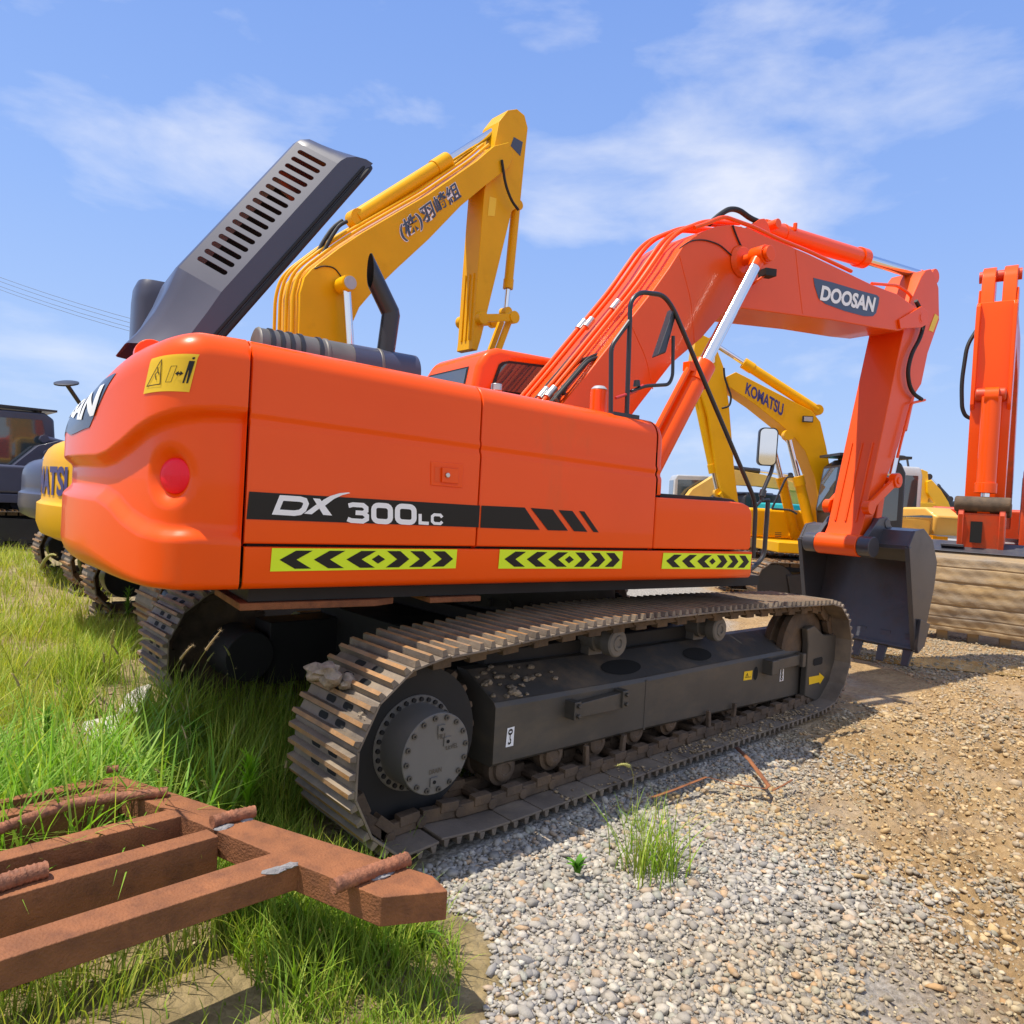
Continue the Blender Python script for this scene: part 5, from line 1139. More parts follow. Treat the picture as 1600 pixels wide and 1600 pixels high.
for y in (-.26, .26): b.prism([(5.92, 2.05), (6.55, 2.05), (6.62, 1.9), (6.50, 1.3), (6.3, 1.2), (6.0, 1.3)], y-.04, y+.04)
b.prism([(6.46, 1.95), (6.58, 1.92), (6.50, 1.35), (6.40, 1.35)], -.26, .26); lk = b.build('bucket_link', 'orange_dusty', mr_.root, bevel=.015)
b = MB(); b.box(6.545, 6.575, -.13, .02, 1.48, 1.80); b.box(6.50, 6.53, -.06, .03, 1.30, 1.38); b.build('link_opening', 'hole', lk)
b = MB(); 
for x, z, r in ((6.5, 2.06, .12), (6.05, 2.0, .12)): b.cyl((x, -.36, z), (x, .36, z), r, n=20)
b.build('muddy_pin', 'chain', lk, bevel=.03)
# muddy bucket, ribbed back towards the camera
b = MB(); prb = [(5.5, 1.22), (5.75, 1.42), (6.35, 1.46), (6.62, 1.30), (6.72, 1.15), (6.80, .80), (6.78, .45), (6.66, .16), (6.5, .10), (6.45, .2), (6.6, .5), (6.6, .9), (6.4, 1.2), (5.8, 1.3)]
b.prism(prb, -.90, .90)
rows = []
for k in range(130):
    q = k/129; x = 6.735+.075*math.sin(math.pi*(.10+.80*q)); z = 1.24-1.12*q; qq = q*5.2+.35*math.sin(q*7); x += .006*(qq % 1)-.013*math.exp(-(((qq+.5) % 1)-.5)**2/.0016)+.004*math.sin(q*47)
    rows.append([Vector((x+.005*math.sin(3.1*y+5*q)+.004*math.sin(11*y+17*q)+.003*math.sin(29*y-40*q), y, z+.005*math.sin(2.3*y+q*9)+.003*math.sin(9*y))) for y in np.linspace(-.905, .905, 60)])
b.grid(rows)
bR = b.build('bucket', 'mudsteel', mr_.root, bevel=.012, ang=60)
b = MB(); b.prism([(5.74, 1.425), (6.35, 1.468), (6.63, 1.31), (6.64, 1.33), (6.36, 1.485), (5.74, 1.44)], -.91, .91); b.box(6.40, 6.60, -.5, -.2, 1.40, 1.44); b.build('bucket_top_plate', 'bucket', bR, bevel=.008)
for y in (-.8, -.4, 0, .4, .8):
    b = MB(); b.bar((6.64, y, .18), (6.56, y, -.04), .15, .09, up=(1, 0, 0)); b.build('tooth', 'mudsteel', bR, bevel=.02)

# ---- machines in the distance
FG = 'machines in the distance'
mc = Mach('excavator', 'small distant dusty yellow excavator with white framed cab and level boom, beyond the tool box', at_(6.3, 27), YAW-rad(90), 'yellow_faded', FG)
mc.tracks(); mc.body(); mc.cab(paint='greyp', top=3.05)
mc.boom([(-.1, 1.75), (.4, 2.5), (1.6, 3.35), (3.0, 3.2), (4.3, 2.95), (4.3, 2.65), (2.9, 2.75), (1.7, 2.75), (.6, 1.9), (.3, 1.6)], .27); mc.arm([(3.9, 3.2), (4.4, 3.2), (4.6, 2.9), (4.3, 1.2), (4.1, .5), (3.9, .5), (3.95, 1.6), (4.0, 2.6)], .18)
mc.ram('arm_ram', (1.2, 0, 3.45), (4.1, 0, 3.25), .6, .09, .05, m='blackpaint'); mc.bucket((3.9, .5), rad(-20), .7)
mt = Mach('excavator', 'teal excavator mostly hidden behind the yellow hood in the distance', at_(11.1, 26), YAW-rad(150), 'teal', FG)
mt.tracks(); mt.body(); mt.cab(paint='greyp'); std_front(mt, .72, .35)
mb_ = Mach('excavator', 'black excavator far behind the mirror pole, low and dark', at_(10.1, 29), YAW-rad(60), 'blackpaint', FG)
mb_.tracks(); mb_.body(cwtop=2.5, hood=2.5); mb_.cab(top=2.6)
b = MB(); b.prism([(-.1, 1.75), (.6, 1.9), (2.5, 2.3), (3.6, 1.4), (3.4, 1.1), (2.4, 1.8), (.5, 1.5)], -.25, .25); b.build('boom', 'blackpaint', mb_.root); b = MB(); b.prism([(3.6, 1.5), (3.8, 1.2), (3.0, .3), (2.8, .4), (3.3, 1.1)], -.16, .16); b.build('arm', 'blackpaint', mb_.root)
mg = Mach('excavator', 'excavator with tall pale grey cab standing right behind the orange arm', at_(9.80, 17.3), YAW, 'greyp', FG)
mg.tracks(); mg.body(tail=2.3, hood=1.5, cwtop=1.45); cgb = mg.cab(x0=-.5, x1=1.0, y0=.2, y1=1.25, top=3.05, paint='greyp')
b = MB(); b.tube([(-.2, .4, 3.05), (-.1, .4, 3.3), (.3, .6, 3.35), (.7, 1.2, 3.3), (.9, 1.5, 3.2)], .025, fil=.1); b.tube([(.3, .4, 3.06), (.3, .6, 3.35)], .02); b.obox((.95, 1.5, 3.15), (.05, 0, 0), (0, .12, 0), (0, 0, .03)); b.build('lamp_bracket', 'blackpaint', cgb)
mg.boom([(-.1, 1.4), (.1, 1.6), (1.2, 1.9), (3.2, 1.5), (3.1, 1.2), (1.3, 1.55), (.5, 1.3)], .25); mg.arm([(3.0, 1.7), (3.4, 1.5), (3.0, .6), (2.8, .6), (2.9, 1.3)], .16); mg.bucket((2.8, .6), rad(0), .6)
my = Mach('excavator', 'small yellow excavator with rounded yellow cab just over the top of the black bucket', at_(9.15, 15.9), YAW+rad(205), 'yellow_faded', FG)
my.tracks(hl=.95, R=.22, hw=.14, gauge=.42); my.body(tail=.95, w=.52, cwtop=1.35, hood=1.35, front=.6); my.cab(x0=-.35, x1=.62, y0=-.42, y1=.46, top=2.06)
my.boom([(.5, 1.0), (.8, 1.15), (1.4, 1.6), (2.0, 1.2), (1.9, 1.08), (1.4, 1.42), (.9, 1.0), (.6, .9)], .07); my.arm([(1.9, 1.25), (2.05, 1.15), (1.7, .3), (1.6, .3), (1.8, 1.0)], .06)
hdN = YAW+rad(90)
n0 = onD(1488, 850, 20); mn = Mach('excavator', 'bright yellow excavator between black bucket and orange edge machine, arm folded against its boom', at_((n0-CAM).dot(rh)+.2, 20.2), hdN, 'yellow_bright', FG)
mn.tracks(); mn.body(tail=2.4, front=.8, hood=1.75, cwtop=1.75); mn.cab(x0=-.9, x1=.3, y0=-1.3, y1=-.4, top=2.4, paint='blackpaint')
PN = mn.poly([(1449, 752), (1456, 750), (1470, 765), (1482, 784), (1488, 800), (1494, 852), (1484, 855), (1474, 815), (1462, 790), (1450, 770)], .25); mn.boom(PN, .25)
AN = mn.poly([(1436, 738), (1440, 733), (1450, 737), (1452, 775), (1449, 788), (1439, 786), (1436, 760)], .17); mn.arm(AN, .17)
b = MB(); b.prism(mn.poly([(1418, 785), (1462, 786), (1462, 790), (1448, 800), (1478, 855), (1466, 855), (1440, 805), (1420, 815)], .3), .2, .3); tv, tf = text2d('WER', .03); b.build('frame_arm', 'yellow_bright', mn.root, bevel=.01)
mn.ram('arm_ram', mn.l(1482, 780, 0), mn.l(1450, 745, 0), .6, .08, .05, m='blackpaint')
mz = Mach('excavator', 'grey cabbed machine with clear glass beside the muddy bucket at the right', at_(12.55, 20.5), YAW+rad(160), 'greyp', FG)
mz.tracks(); mz.body(tail=2.3, cwtop=1.6, hood=1.6); mz.cab(x0=-.2, x1=1.1, y0=.2, y1=1.2, top=2.3, paint='greyp')
mz.boom([(-.1, 1.3), (.3, 1.6), (1.8, 1.9), (3.0, 1.2), (2.8, 1.0), (1.8, 1.5), (.5, 1.2)], .2); mz.arm([(2.9, 1.3), (3.1, 1.1), (2.6, .2), (2.4, .2), (2.7, 1.0)], .14)
# ================================================================== GROUND
def axis(c, fine, n, far):
    a = list(np.linspace(-fine, fine, n)); k = fine; st = 2*fine/n
    while k < far: st *= 1.35; k += st; a = [-k]+a+[k]
    return np.array(a)+c
gx, gy = axis(1.9, 5.2, 400, 900), axis(-1.6, 4.2, 330, 900)
X, Y = np.meshgrid(gx, gy)
_tab = np.random.default_rng(5).uniform(-1, 1, (256, 256))
def vnoise(x, y):
    xi, yi = np.floor(x).astype(int), np.floor(y).astype(int); fx, fy = x-xi, y-yi; fx = fx*fx*(3-2*fx); fy = fy*fy*(3-2*fy)
    t = lambda i, j: _tab[i % 256, j % 256]
    return (t(xi, yi)*(1-fx)+t(xi+1, yi)*fx)*(1-fy)+(t(xi, yi+1)*(1-fx)+t(xi+1, yi+1)*fx)*fy
def wob(x, y):
    return 0.5*np.sin(1.3*x+.7*y)+.5*np.sin(-.9*x+1.7*y+1)+.3*np.sin(3.1*x+2.3*y+2)
def ground_z(x, y):
    x, y = np.asarray(x, float), np.asarray(y, float)
    near = np.exp(-((x-1)**2+(y-1)**2)/160.0)
    tr = 1-np.exp(-np.maximum(0, np.maximum(np.abs(x)-2.9, np.abs(np.abs(y)-1.3)-.42))**2/.05)   # flat where the tracks stand
    mud = np.clip((x*.55-(y+2.2)*.75)/1.6+.5, 0, 1)*np.clip((-1.75-y)/.4, 0, 1)                  # churned ground at the right
    u, v = x*.93+y*.37, -x*.37+y*.93
    cl = 1-np.abs(vnoise(u*7, v*13)); c2 = 1-np.abs(vnoise(u*17+9, v*31+3)); c3 = vnoise(x*38, y*38)
    rel = .034*(cl**1.5-.5)+.026*(c2**1.5-.5)+.010*c3+.018*vnoise(u*2.2, v*2.6)
    rut = np.exp(-((y+3.3+.20*(x-1.5))/.40)**2)*np.clip((x-0.2)/1.2, 0, 1)*np.clip((6-x)/2, 0, 1)
    return (-0.028+0.018*wob(x, y)*tr+.005*vnoise(x*9, y*9)*tr)*near+mud*rel*near*1.25-rut*(.030+.012*np.sin(34*(y+.2*x)+3*vnoise(x*3, y*3)))
Z = ground_z(X, Y)
me = bpy.data.meshes.new('ground'); n = len(gx); V = np.stack([X.ravel(), Y.ravel(), Z.ravel()], 1)
F = [(j*n+i, j*n+i+1, (j+1)*n+i+1, (j+1)*n+i) for j in range(len(gy)-1) for i in range(n-1)]
me.from_pydata(V.tolist(), [], F); me.polygons.foreach_set('use_smooth', [True]*len(me.polygons))
gm = bpy.data.materials.new('yard ground'); gm.use_nodes = True; nt = gm.node_tree; L = nt.links.new; B = nt.nodes['Principled BSDF']; B.inputs['Roughness'].default_value = .92
g = N(nt, 'ShaderNodeNewGeometry'); sp = N(nt, 'ShaderNodeSeparateXYZ'); L(g.outputs['Position'], sp.inputs[0])
def noise(sc, det=6, ro=.6, dis=0):
    t = N(nt, 'ShaderNodeTexNoise'); t.inputs['Scale'].default_value = sc; t.inputs['Detail'].default_value = det; t.inputs['Roughness'].default_value = ro; t.inputs['Distortion'].default_value = dis
    L(g.outputs['Position'], t.inputs['Vector']); return t.outputs['Fac']
def mp_(v, a, b_, c=0, d=1):
    r = N(nt, 'ShaderNodeMapRange'); r.inputs['From Min'].default_value = a; r.inputs['From Max'].default_value = b_; r.inputs['To Min'].default_value = c; r.inputs['To Max'].default_value = d; L(v, r.inputs['Value']); return r.outputs['Result']
def mx(f_, a, b_, bt='MIX'):
    x = N(nt, 'ShaderNodeMix', data_type='RGBA', blend_type=bt)
    if isinstance(f_, float): x.inputs['Factor'].default_value = f_
    else: L(f_, x.inputs['Factor'])
    for s_, v in (('A', a), ('B', b_)):
        if isinstance(v, tuple): x.inputs[s_].default_value = (*v, 1)
        else: L(v, x.inputs[s_])
    return x.outputs['Result']
def ma(op, a, b_):
    x = N(nt, 'ShaderNodeMath', operation=op)
    for i, v in enumerate((a, b_)):
        if isinstance(v, (int, float)): x.inputs[i].default_value = v
        else: L(v, x.inputs[i])
    return x.outputs[0]
vo = N(nt, 'ShaderNodeTexVoronoi'); vo.inputs['Scale'].default_value = 24; L(g.outputs['Position'], vo.inputs['Vector'])
vb = N(nt, 'ShaderNodeTexVoronoi'); vb.inputs['Scale'].default_value = 9; L(g.outputs['Position'], vb.inputs['Vector'])
stone = mx(vo.outputs['Color'], (.30, .265, .22), (.54, .46, .37)); sand = mx(mp_(noise(2.2), .35, .65), (.30, .18, .07), (.50, .335, .155))
sandcl = mx(.45, sand, mx(mp_(noise(17, 8, .7), .3, .7), (.17, .092, .032), (.54, .37, .185)))
gravel_m = mp_(noise(.75, 5, .65), .50, .66)
yard = mx(gravel_m, sandcl, mx(.55, stone, sand))
lane = ma('ADD', ma('SUBTRACT', ma('MULTIPLY', sp.outputs['X'], .34), ma('MULTIPLY', ma('ADD', sp.outputs['Y'], 2.2), .47)), mp_(noise(1.6), 0, 1, -.28, .28))
grit = mx(mp_(noise(46, 4, .6), .35, .65), (.20, .185, .16), (.47, .43, .375))
yard = mx(mp_(lane, .05, .34), grit, yard)
soil = mx(mp_(noise(5), .3, .7), (.20, .15, .065), (.44, .33, .17))
# the grass side of the yard: left of a wavering line
edge = ma('ADD', ma('ADD', ma('MULTIPLY', sp.outputs['X'], -1.0), ma('MULTIPLY', sp.outputs['Y'], .12)), mp_(noise(1.1), 0, 1, -.5, .5))
L(mx(mp_(edge, 1.75, 2.15), yard, soil), B.inputs['Base Color'])
hgt = ma('ADD', ma('MULTIPLY', ma('SUBTRACT', 1.0, vo.outputs['Distance']), .55), ma('ADD', ma('MULTIPLY', noise(13, 8, .7), 1.0), ma('MULTIPLY', vb.outputs['Distance'], .4)))
bp = N(nt, 'ShaderNodeBump'); bp.inputs['Strength'].default_value = 1.0; bp.inputs['Distance'].default_value = .045; L(hgt, bp.inputs['Height']); L(bp.outputs['Normal'], B.inputs['Normal'])
me.materials.append(gm); gr = bpy.data.objects.new('ground', me); COL.objects.link(gr); structure(gr)
# ================================================================== RUSTY FRAME, REBAR, SLABS
ZF = 0.40
zf = lambda x, y, z=ZF: onZ(x, y, z)
fr = empty('grid_frame', (-3.2, -1.6, 0)); tag(fr, 'rusty steel grid frame lying in the grass at the lower left', 'metal grid')
FI = Matrix.Translation(Vector((3.2, 1.6, 0)))
def slab(name, pix, depth, m='rust', z=ZF, parent=fr, bevel=.004):
    b = MB(FI if parent is fr else None); b.prismv([zf(x, y, z) for x, y in pix], (0, 0, -depth)); return b.build(name, m, parent, bevel=bevel)
slab('edge_beam', [(150, 1219), (187, 1211), (397, 1280), (580, 1337), (676, 1368), (700, 1392), (596, 1402), (480, 1356), (345, 1300), (262, 1266)], .10)
slab('cross_bar', [(-180, 1291), (38, 1240), (140, 1217), (160, 1226), (38, 1246), (-180, 1299)], .16, z=ZF-.002)
slab('cross_bar', [(-220, 1312), (38, 1258), (168, 1229), (187, 1236), (38, 1269), (-220, 1324)], .19, z=ZF-.002)
slab('cross_bar', [(-240, 1389), (38, 1320), (262, 1265), (284, 1275), (38, 1336), (-240, 1405)], .20, z=ZF-.002)
slab('cross_bar', [(-250, 1451), (83, 1360), (324, 1295), (342, 1306), (117, 1371), (-250, 1477)], .20, z=ZF-.002)
slab('cross_bar', [(-220, 1535), (330, 1362), (432, 1330), (470, 1350), (397, 1373), (-220, 1572)], .09, z=ZF-.002)
def rebar(pix, r, z, n, label):
    P = [zf(x, y, z) for x, y in pix]; b = MB(); Q = []
    for i in range(len(P)-1):
        k = max(2, int((P[i+1]-P[i]).length/.006)); Q += [P[i].lerp(P[i+1], j/k) for j in range(k)]
    Q.append(P[-1]); rows = []
    for i, p in enumerate(Q):
        t = (Q[min(i+1, len(Q)-1)]-Q[max(i-1, 0)]).normalized(); a = t.cross(Vector((0, 0, 1))).normalized(); c = a.cross(t)
        row = []
        for q in range(12):
            an = 2*math.pi*q/12; rr = r*(1+.15*max(0, math.sin(i*.006/.016*2*math.pi+an*1.0))); row.append(p+rr*(math.cos(an)*a+math.sin(an)*c))
        rows.append(row)
    b.grid(rows, close=True); b.f.append(tuple(range(12))); b.m.append(0); b.f.append(tuple(len(b.v)-12+i for i in range(12))); b.m.append(0)
    o = b.build('rebar', 'rustdark', None, ang=60); tag(o, label, 'rebar'); return o
rebar([(-150, 1350), (38, 1281), (113, 1256), (180, 1246), (262, 1237)], .020, ZF+.018, 40, 'long ribbed rusty rebar lying across the steel frame bars')
rebar([(-60, 1400), (40, 1367), (74, 1358)], .026, ZF+.022, 20, 'short rebar end at the lower left on the frame')
rebar([(165, 1203), (185, 1201)], .016, ZF+.012, 8, 'small rebar stub at the far corner of the frame')
rebar([(331, 1285), (360, 1276), (398, 1268)], .023, ZF+.020, 20, 'rebar stub welded halfway along the wide rusty beam')
rebar([(520, 1386), (580, 1362), (637, 1342)], .024, ZF+.020, 20, 'rebar stub welded near the gravel end of the wide beam')
for i, (x, y, r) in enumerate(((350, 1293, .022), (385, 1281, .018), (430, 1360, .024), (452, 1353, .02), (600, 1368, .026), (245, 1245, .014))):
    c = zf(x, y)-Vector((-3.2, -1.6, 0)); clod('weld_bead', c, r, 40+i, (1.7, .8, .4), 'weld', fr, 2)
# concrete lumps in the grass
def block(name, pix, z, depth, label, seed):
    c = Vector((0, 0, 0)); P = [zf(x, y, z) for x, y in pix]; b = MB(); b.prismv(P, (0, 0, -depth)); o = b.build(name, 'concrete', None, bevel=.02)
    s = o.modifiers.new('Subsurf', 'SUBSURF'); s.levels = s.render_levels = 3; s.subdivision_type = 'SIMPLE'
    t = bpy.data.textures.new('rough', 'CLOUDS'); t.noise_scale = .12; d = o.modifiers.new('Displace', 'DISPLACE'); d.texture = t; d.strength = .05; d.texture_coords = 'GLOBAL'
    tag(o, label, 'concrete block'); return o
block('concrete_block', [(195, 1082), (238, 1066), (222, 1112), (186, 1108)], .17, .2, 'pale broken concrete lump standing in grass behind the far track', 1)
block('concrete_block', [(128, 1128), (208, 1108), (204, 1140), (140, 1152)], .10, .14, 'flat broken concrete slab lying in grass left of the lump', 2)
# rusty strap on the gravel
b = MB(); P = [onZ(x, y, .03) for x, y in ((1020, 1250), (1054, 1238), (1103, 1224), (1150, 1232), (1196, 1237), (1201, 1233), (1170, 1200), (1149, 1184))]
ups = [.012, .012, .035, .02, .012, .015, .05, .07]
rows = []
for i, p in enumerate(P):
    t = (P[min(i+1, len(P)-1)]-P[max(i-1, 0)]).normalized(); a = t.cross(Vector((0, 0, 1))).normalized(); z = Vector((0, 0, ups[i])); rows.append([p+z-a*.013, p+z+a*.013+Vector((0, 0, .006))])
b.grid(rows); o = b.build('steel_strap', 'rust'); so = o.modifiers.new('Solidify', 'SOLIDIFY'); so.thickness = .004; tag(o, 'bent rusty steel strap lying on the gravel beside the track', 'steel strap')
b = MB(); P = [onZ(x, y, .04) for x, y in ((1207, 1236), (1222, 1229), (1239, 1219))]; b.grid([[p+Vector((.01, .008, 0)), p-Vector((.012, .008, -.004))] for p in P]); o = b.build('steel_strap', 'rust'); so = o.modifiers.new('Solidify', 'SOLIDIFY'); so.thickness = .004; tag(o, 'short straight rusty strap end beyond the bent one', 'steel strap')
# puddle at the right
b = MB(); P = [onZ(x, y, .0) for x, y in ((1405, 1035), (1440, 1026), (1500, 1030), (1600, 1032), (1640, 1050), (1560, 1054), (1515, 1046), (1450, 1043))]; c0, ax_ = onZ(1515, 1040), Vector((.55, -.83, 0)); b.add([(c0.x+ax_.x*1.5*math.cos(t)+ax_.y*.42*math.sin(t)*(1+.2*math.sin(3*t)), c0.y+ax_.y*1.5*math.cos(t)-ax_.x*.42*math.sin(t)*(1+.2*math.cos(2*t)), -.014) for t in np.linspace(0, 2*math.pi, 40, endpoint=False)], [tuple(range(40))])
M['puddle'] = mat('muddy water', (.30, .19, .06), .08, coat=.6); o = b.build('puddle', 'puddle'); structure(o)
# power lines far left and right
M['wire'] = mat('power cable', (.08, .09, .11), .6)
for i, ya in enumerate((424, 430, 438, 443)):
    b = MB(); P0, P1 = onD(-120, ya-36, 90), onD(560, ya+156+(i % 2)*2, 60); pts = [P0.lerp(P1, t)-Vector((0, 0, 1.2*math.sin(math.pi*t))) for t in np.linspace(0, 1, 14)]; b.tube(pts, .022, n=6); o = b.build('power_line', 'wire')
    tag(o, ['topmost of the four power cables crossing the sky at left', 'second cable from the top crossing the sky at left', 'third cable from the top crossing the sky at left', 'lowest of the four power cables crossing the sky at left'][i], 'cable', 'power cables')

# ================================================================== GRAVEL AND GRASS
def ico(sub):
    bm = bmesh.new(); bmesh.ops.create_icosphere(bm, subdivisions=sub, radius=1); V = np.array([v.co[:] for v in bm.verts]); F = np.array([[v.index for v in f.verts] for f in bm.faces]); bm.free(); return V, F
def mesh_np(name, V, F, col, m, kind, label, cat, smooth=False):
    me = bpy.data.meshes.new(name); me.vertices.add(len(V)); me.vertices.foreach_set('co', V.astype(np.float32).ravel()); k = F.shape[1]
    me.loops.add(F.size); me.loops.foreach_set('vertex_index', F.astype(np.int32).ravel()); me.polygons.add(len(F)); me.polygons.foreach_set('loop_start', np.arange(0, F.size, k, dtype=np.int32))
    me.update(calc_edges=True)
    a = me.color_attributes.new('Col', 'FLOAT_COLOR', 'POINT'); a.data.foreach_set('color', np.concatenate([col, np.ones((len(col), 1))], 1).astype(np.float32).ravel())
    if smooth: me.polygons.foreach_set('use_smooth', [True]*len(F))
    me.materials.append(m); o = bpy.data.objects.new(name, me); COL.objects.link(o); o['kind'] = kind; o['label'] = label; o['category'] = cat; return o
def stones(name, pts, sizes, cols, m, label, cat, sub=1, flat=.65):
    V0, F0 = ico(sub); n = len(pts); nv = len(V0)
    protos = [V0*np.array([1, rng.uniform(.6, 1), rng.uniform(.55, .9)])*(1+.30*np.sin(V0[:, [1, 2, 0]]*rng.uniform(1.5, 3)+rng.uniform(0, 6, 3)))*(1+rng.uniform(-.20, .20, (nv, 1))) for _ in range(9)]
    pid = rng.integers(0, 9, n); q = rng.normal(size=(n, 4)); q /= np.linalg.norm(q, axis=1)[:, None]; w, x, y, z = q.T
    R = np.stack([np.stack([1-2*(y*y+z*z), 2*(x*y-z*w), 2*(x*z+y*w)], -1), np.stack([2*(x*y+z*w), 1-2*(x*x+z*z), 2*(y*z-x*w)], -1), np.stack([2*(x*z-y*w), 2*(y*z+x*w), 1-2*(x*x+y*y)], -1)], 1)
    base = np.array(protos)[pid]*(sizes[:, None, None]*rng.uniform(.7, 1.25, (n, 1, 3))); V = np.einsum('nij,nkj->nki', R, base); V[:, :, 2] *= flat; V += pts[:, None, :]
    F = (F0[None]+(np.arange(n)*nv)[:, None, None]).reshape(-1, 3); return mesh_np(name, V.reshape(-1, 3), F, np.repeat(cols, nv, 0), m, 'stuff', label, cat, smooth=False)
gmat = mat('pebble', (.4, .38, .35), .85, var=.12, vscale=60, bump=.3, bscale=150, attr='Col')
def scatter_px(n, x0, x1, y0, y1, keep):
    out = []
    while len(out) < n:
        px = rng.uniform(x0, x1, n); py = rng.uniform(y0, y1, n)
        for a, b_ in zip(px, py):
            p = onZ(a, b_)
            if keep(p.x, p.y, a, b_): out.append((p.x, p.y))
            if len(out) >= n: break
    return np.array(out)
def not_track(x, y): return not (-2.45 < x < 2.5 and (-1.62 < y < -.98 or .98 < y < 1.62))
# uniform in the plane, denser in the near strip; grey pebbles along the track and towards the camera
def uni(n, x0, x1, y0, y1, keep):
    o = []
    while len(o) < n:
        P = np.stack([rng.uniform(x0, x1, n), rng.uniform(y0, y1, n)], 1); o += [tuple(p) for p in P if keep(*p)]
    return np.array(o[:n])
def gmask(x, y):
    v = math.sin(1.9*x+.6*y+.3)+.8*math.sin(-1.2*x+2.3*y+1.1)+.5*math.sin(3.7*x-2.9*y)
    return v
def kp_grey(x, y):
    if not not_track(x, y): return False
    if x < -2.35+.15*math.sin(5*y)-.35*min(1.2, max(0, -y-2.0)): return False
    d = y+1.62
    if x < .6: p = 1.0 if gmask(x, y) > -1.6 else .35
    else: p = (1.0 if d > -.35 else .40) if gmask(x, y) > -.2 or d > -.3 else .05
    return rng.random() < p
def kp2(x, y):
    if x < -2.35+.15*math.sin(5*y)-.35*min(1.2, max(0, -y-2.0)): return False
    w = (x*.55-(y+2.2)*.75)/1.6+.25*math.sin(3*x+2*y)+.2*math.sin(7*x-5*y)
    if w > .25: return rng.random() < max(.06, .8-1.1*w) and not_track(x, y)
    return kp_grey(x, y)
gp = uni(35000, -2.9, 2.6, -4.0, -1.55, kp2); g2 = uni(8000, 2.4, 9.5, -3.2, 1.6, lambda x, y: gmask(x*.6, y*.6) > .1 and not (2.2 < x < 2.8 and y > -1.7))
def cols_grey(n):
    base = np.array([[.44, .40, .34], [.36, .33, .29], [.50, .45, .38], [.30, .28, .26], [.47, .36, .26], [.52, .36, .22], [.38, .37, .31], [.58, .54, .46]]); pr = [.27, .2, .18, .1, .1, .04, .06, .05]
    return base[rng.choice(8, n, p=pr)]*.86*rng.uniform(.82, 1.15, (n, 1))
def addz(P, s, f=.3): return np.concatenate([P, (ground_z(P[:, 0], P[:, 1])+s*f)[:, None]], 1)
tanw = lambda P: np.clip((P[:, 0]*.55-(P[:, 1]+2.2)*.75)/1.6+.35+.35*np.sin(3*P[:, 0]+2*P[:, 1]), 0, 1)[:, None]
s1 = rng.lognormal(math.log(.0115), .42, len(gp)).clip(.005, .034)*(1-.25*tanw(gp)[:, 0]); stones('gravel', addz(gp, s1), s1, cols_grey(len(gp))*(1-tanw(gp)*np.array([.02, .16, .42])), gmat, 'loose grey and pinkish gravel beside the track', 'gravel')
s2 = rng.lognormal(math.log(.013), .40, len(g2)).clip(.006, .04); stones('gravel', addz(g2, s2), s2, cols_grey(len(g2))*np.array([.98, .86, .66]), gmat, 'pale gravel in the open yard before the bucket', 'gravel')
cl = uni(20000, -1.6, 8.5, -5.2, -1.5, lambda x, y: not_track(x, y) and (y < -1.75) and (x > -.6+.5*(y+2)*0) and rng.random() < (.35 if gmask(x, y) > .5 else 1))
s3 = rng.lognormal(math.log(.0105), .55, len(cl)).clip(.004, .036); cs = np.array([[.46, .315, .15], [.52, .375, .20], [.32, .20, .085], [.42, .33, .22]])[rng.choice(4, len(cl), p=[.4, .3, .15, .15])]*rng.uniform(.8, 1.12, (len(cl), 1))
stones('mud_crumbs', addz(cl, s3, .15), s3, cs, gmat, 'sandy mud crumbs and clods over the yard at right', 'mud', flat=.75)
td_ = np.stack([rng.uniform(-1.2, 2.35, 2600), rng.uniform(-1.598, -1.36, 2600)], 1); td_ = td_[rng.random(2600) < np.clip((td_[:, 0]+1.5)/3.2, .15, 1)*(.35+.65*(np.sin(9*td_[:, 0])+np.sin(21*td_[:, 1]+4*td_[:, 0]) > 0))]
st_ = rng.lognormal(math.log(.007), .5, len(td_)).clip(.003, .022); stones('track_dirt', np.concatenate([td_, (.050+st_*.2)[:, None]], 1), st_, np.array([[.36, .26, .15]])*rng.uniform(.6, 1.3, (len(td_), 1)), gmat, 'dirt and small stones lying on the lower run of the near track', 'dirt', flat=.5)
# ---- grass
def blades(name, P, L_, Wd, lean, cols, label, seg=4, cat='grass', curl=1.0, zoff=None):
    n = len(P); az = rng.uniform(0, 2*math.pi, n); ln = rng.uniform(*lean, n); wa = az+math.pi/2+rng.normal(0, .5, n)
    z0 = ground_z(P[:, 0], P[:, 1]) if P.shape[1] == 2 else P[:, 2]
    V = np.zeros((n, seg*2+1, 3)); C = np.zeros((n, seg*2+1, 3))
    for k in range(seg+1):
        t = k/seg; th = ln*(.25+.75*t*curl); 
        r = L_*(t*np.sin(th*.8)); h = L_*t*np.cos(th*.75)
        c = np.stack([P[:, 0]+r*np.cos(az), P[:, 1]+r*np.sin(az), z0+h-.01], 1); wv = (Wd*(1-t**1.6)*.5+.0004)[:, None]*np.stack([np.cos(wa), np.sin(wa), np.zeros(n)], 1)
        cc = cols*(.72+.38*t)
        if k < seg: V[:, 2*k] = c-wv; V[:, 2*k+1] = c+wv; C[:, 2*k] = cc; C[:, 2*k+1] = cc
        else: V[:, 2*k] = c; C[:, 2*k] = cc
    nv = seg*2+1; F = []
    for k in range(seg-1): F += [(2*k, 2*k+1, 2*k+3), (2*k, 2*k+3, 2*k+2)]
    F.append((2*seg-2, 2*seg-1, 2*seg)); F = np.array(F)
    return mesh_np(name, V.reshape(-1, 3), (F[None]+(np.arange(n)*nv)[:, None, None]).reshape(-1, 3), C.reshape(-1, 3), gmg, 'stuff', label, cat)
gmg = mat('grass blade', (.1, .2, .03), .55, attr='Col', spec=.3)
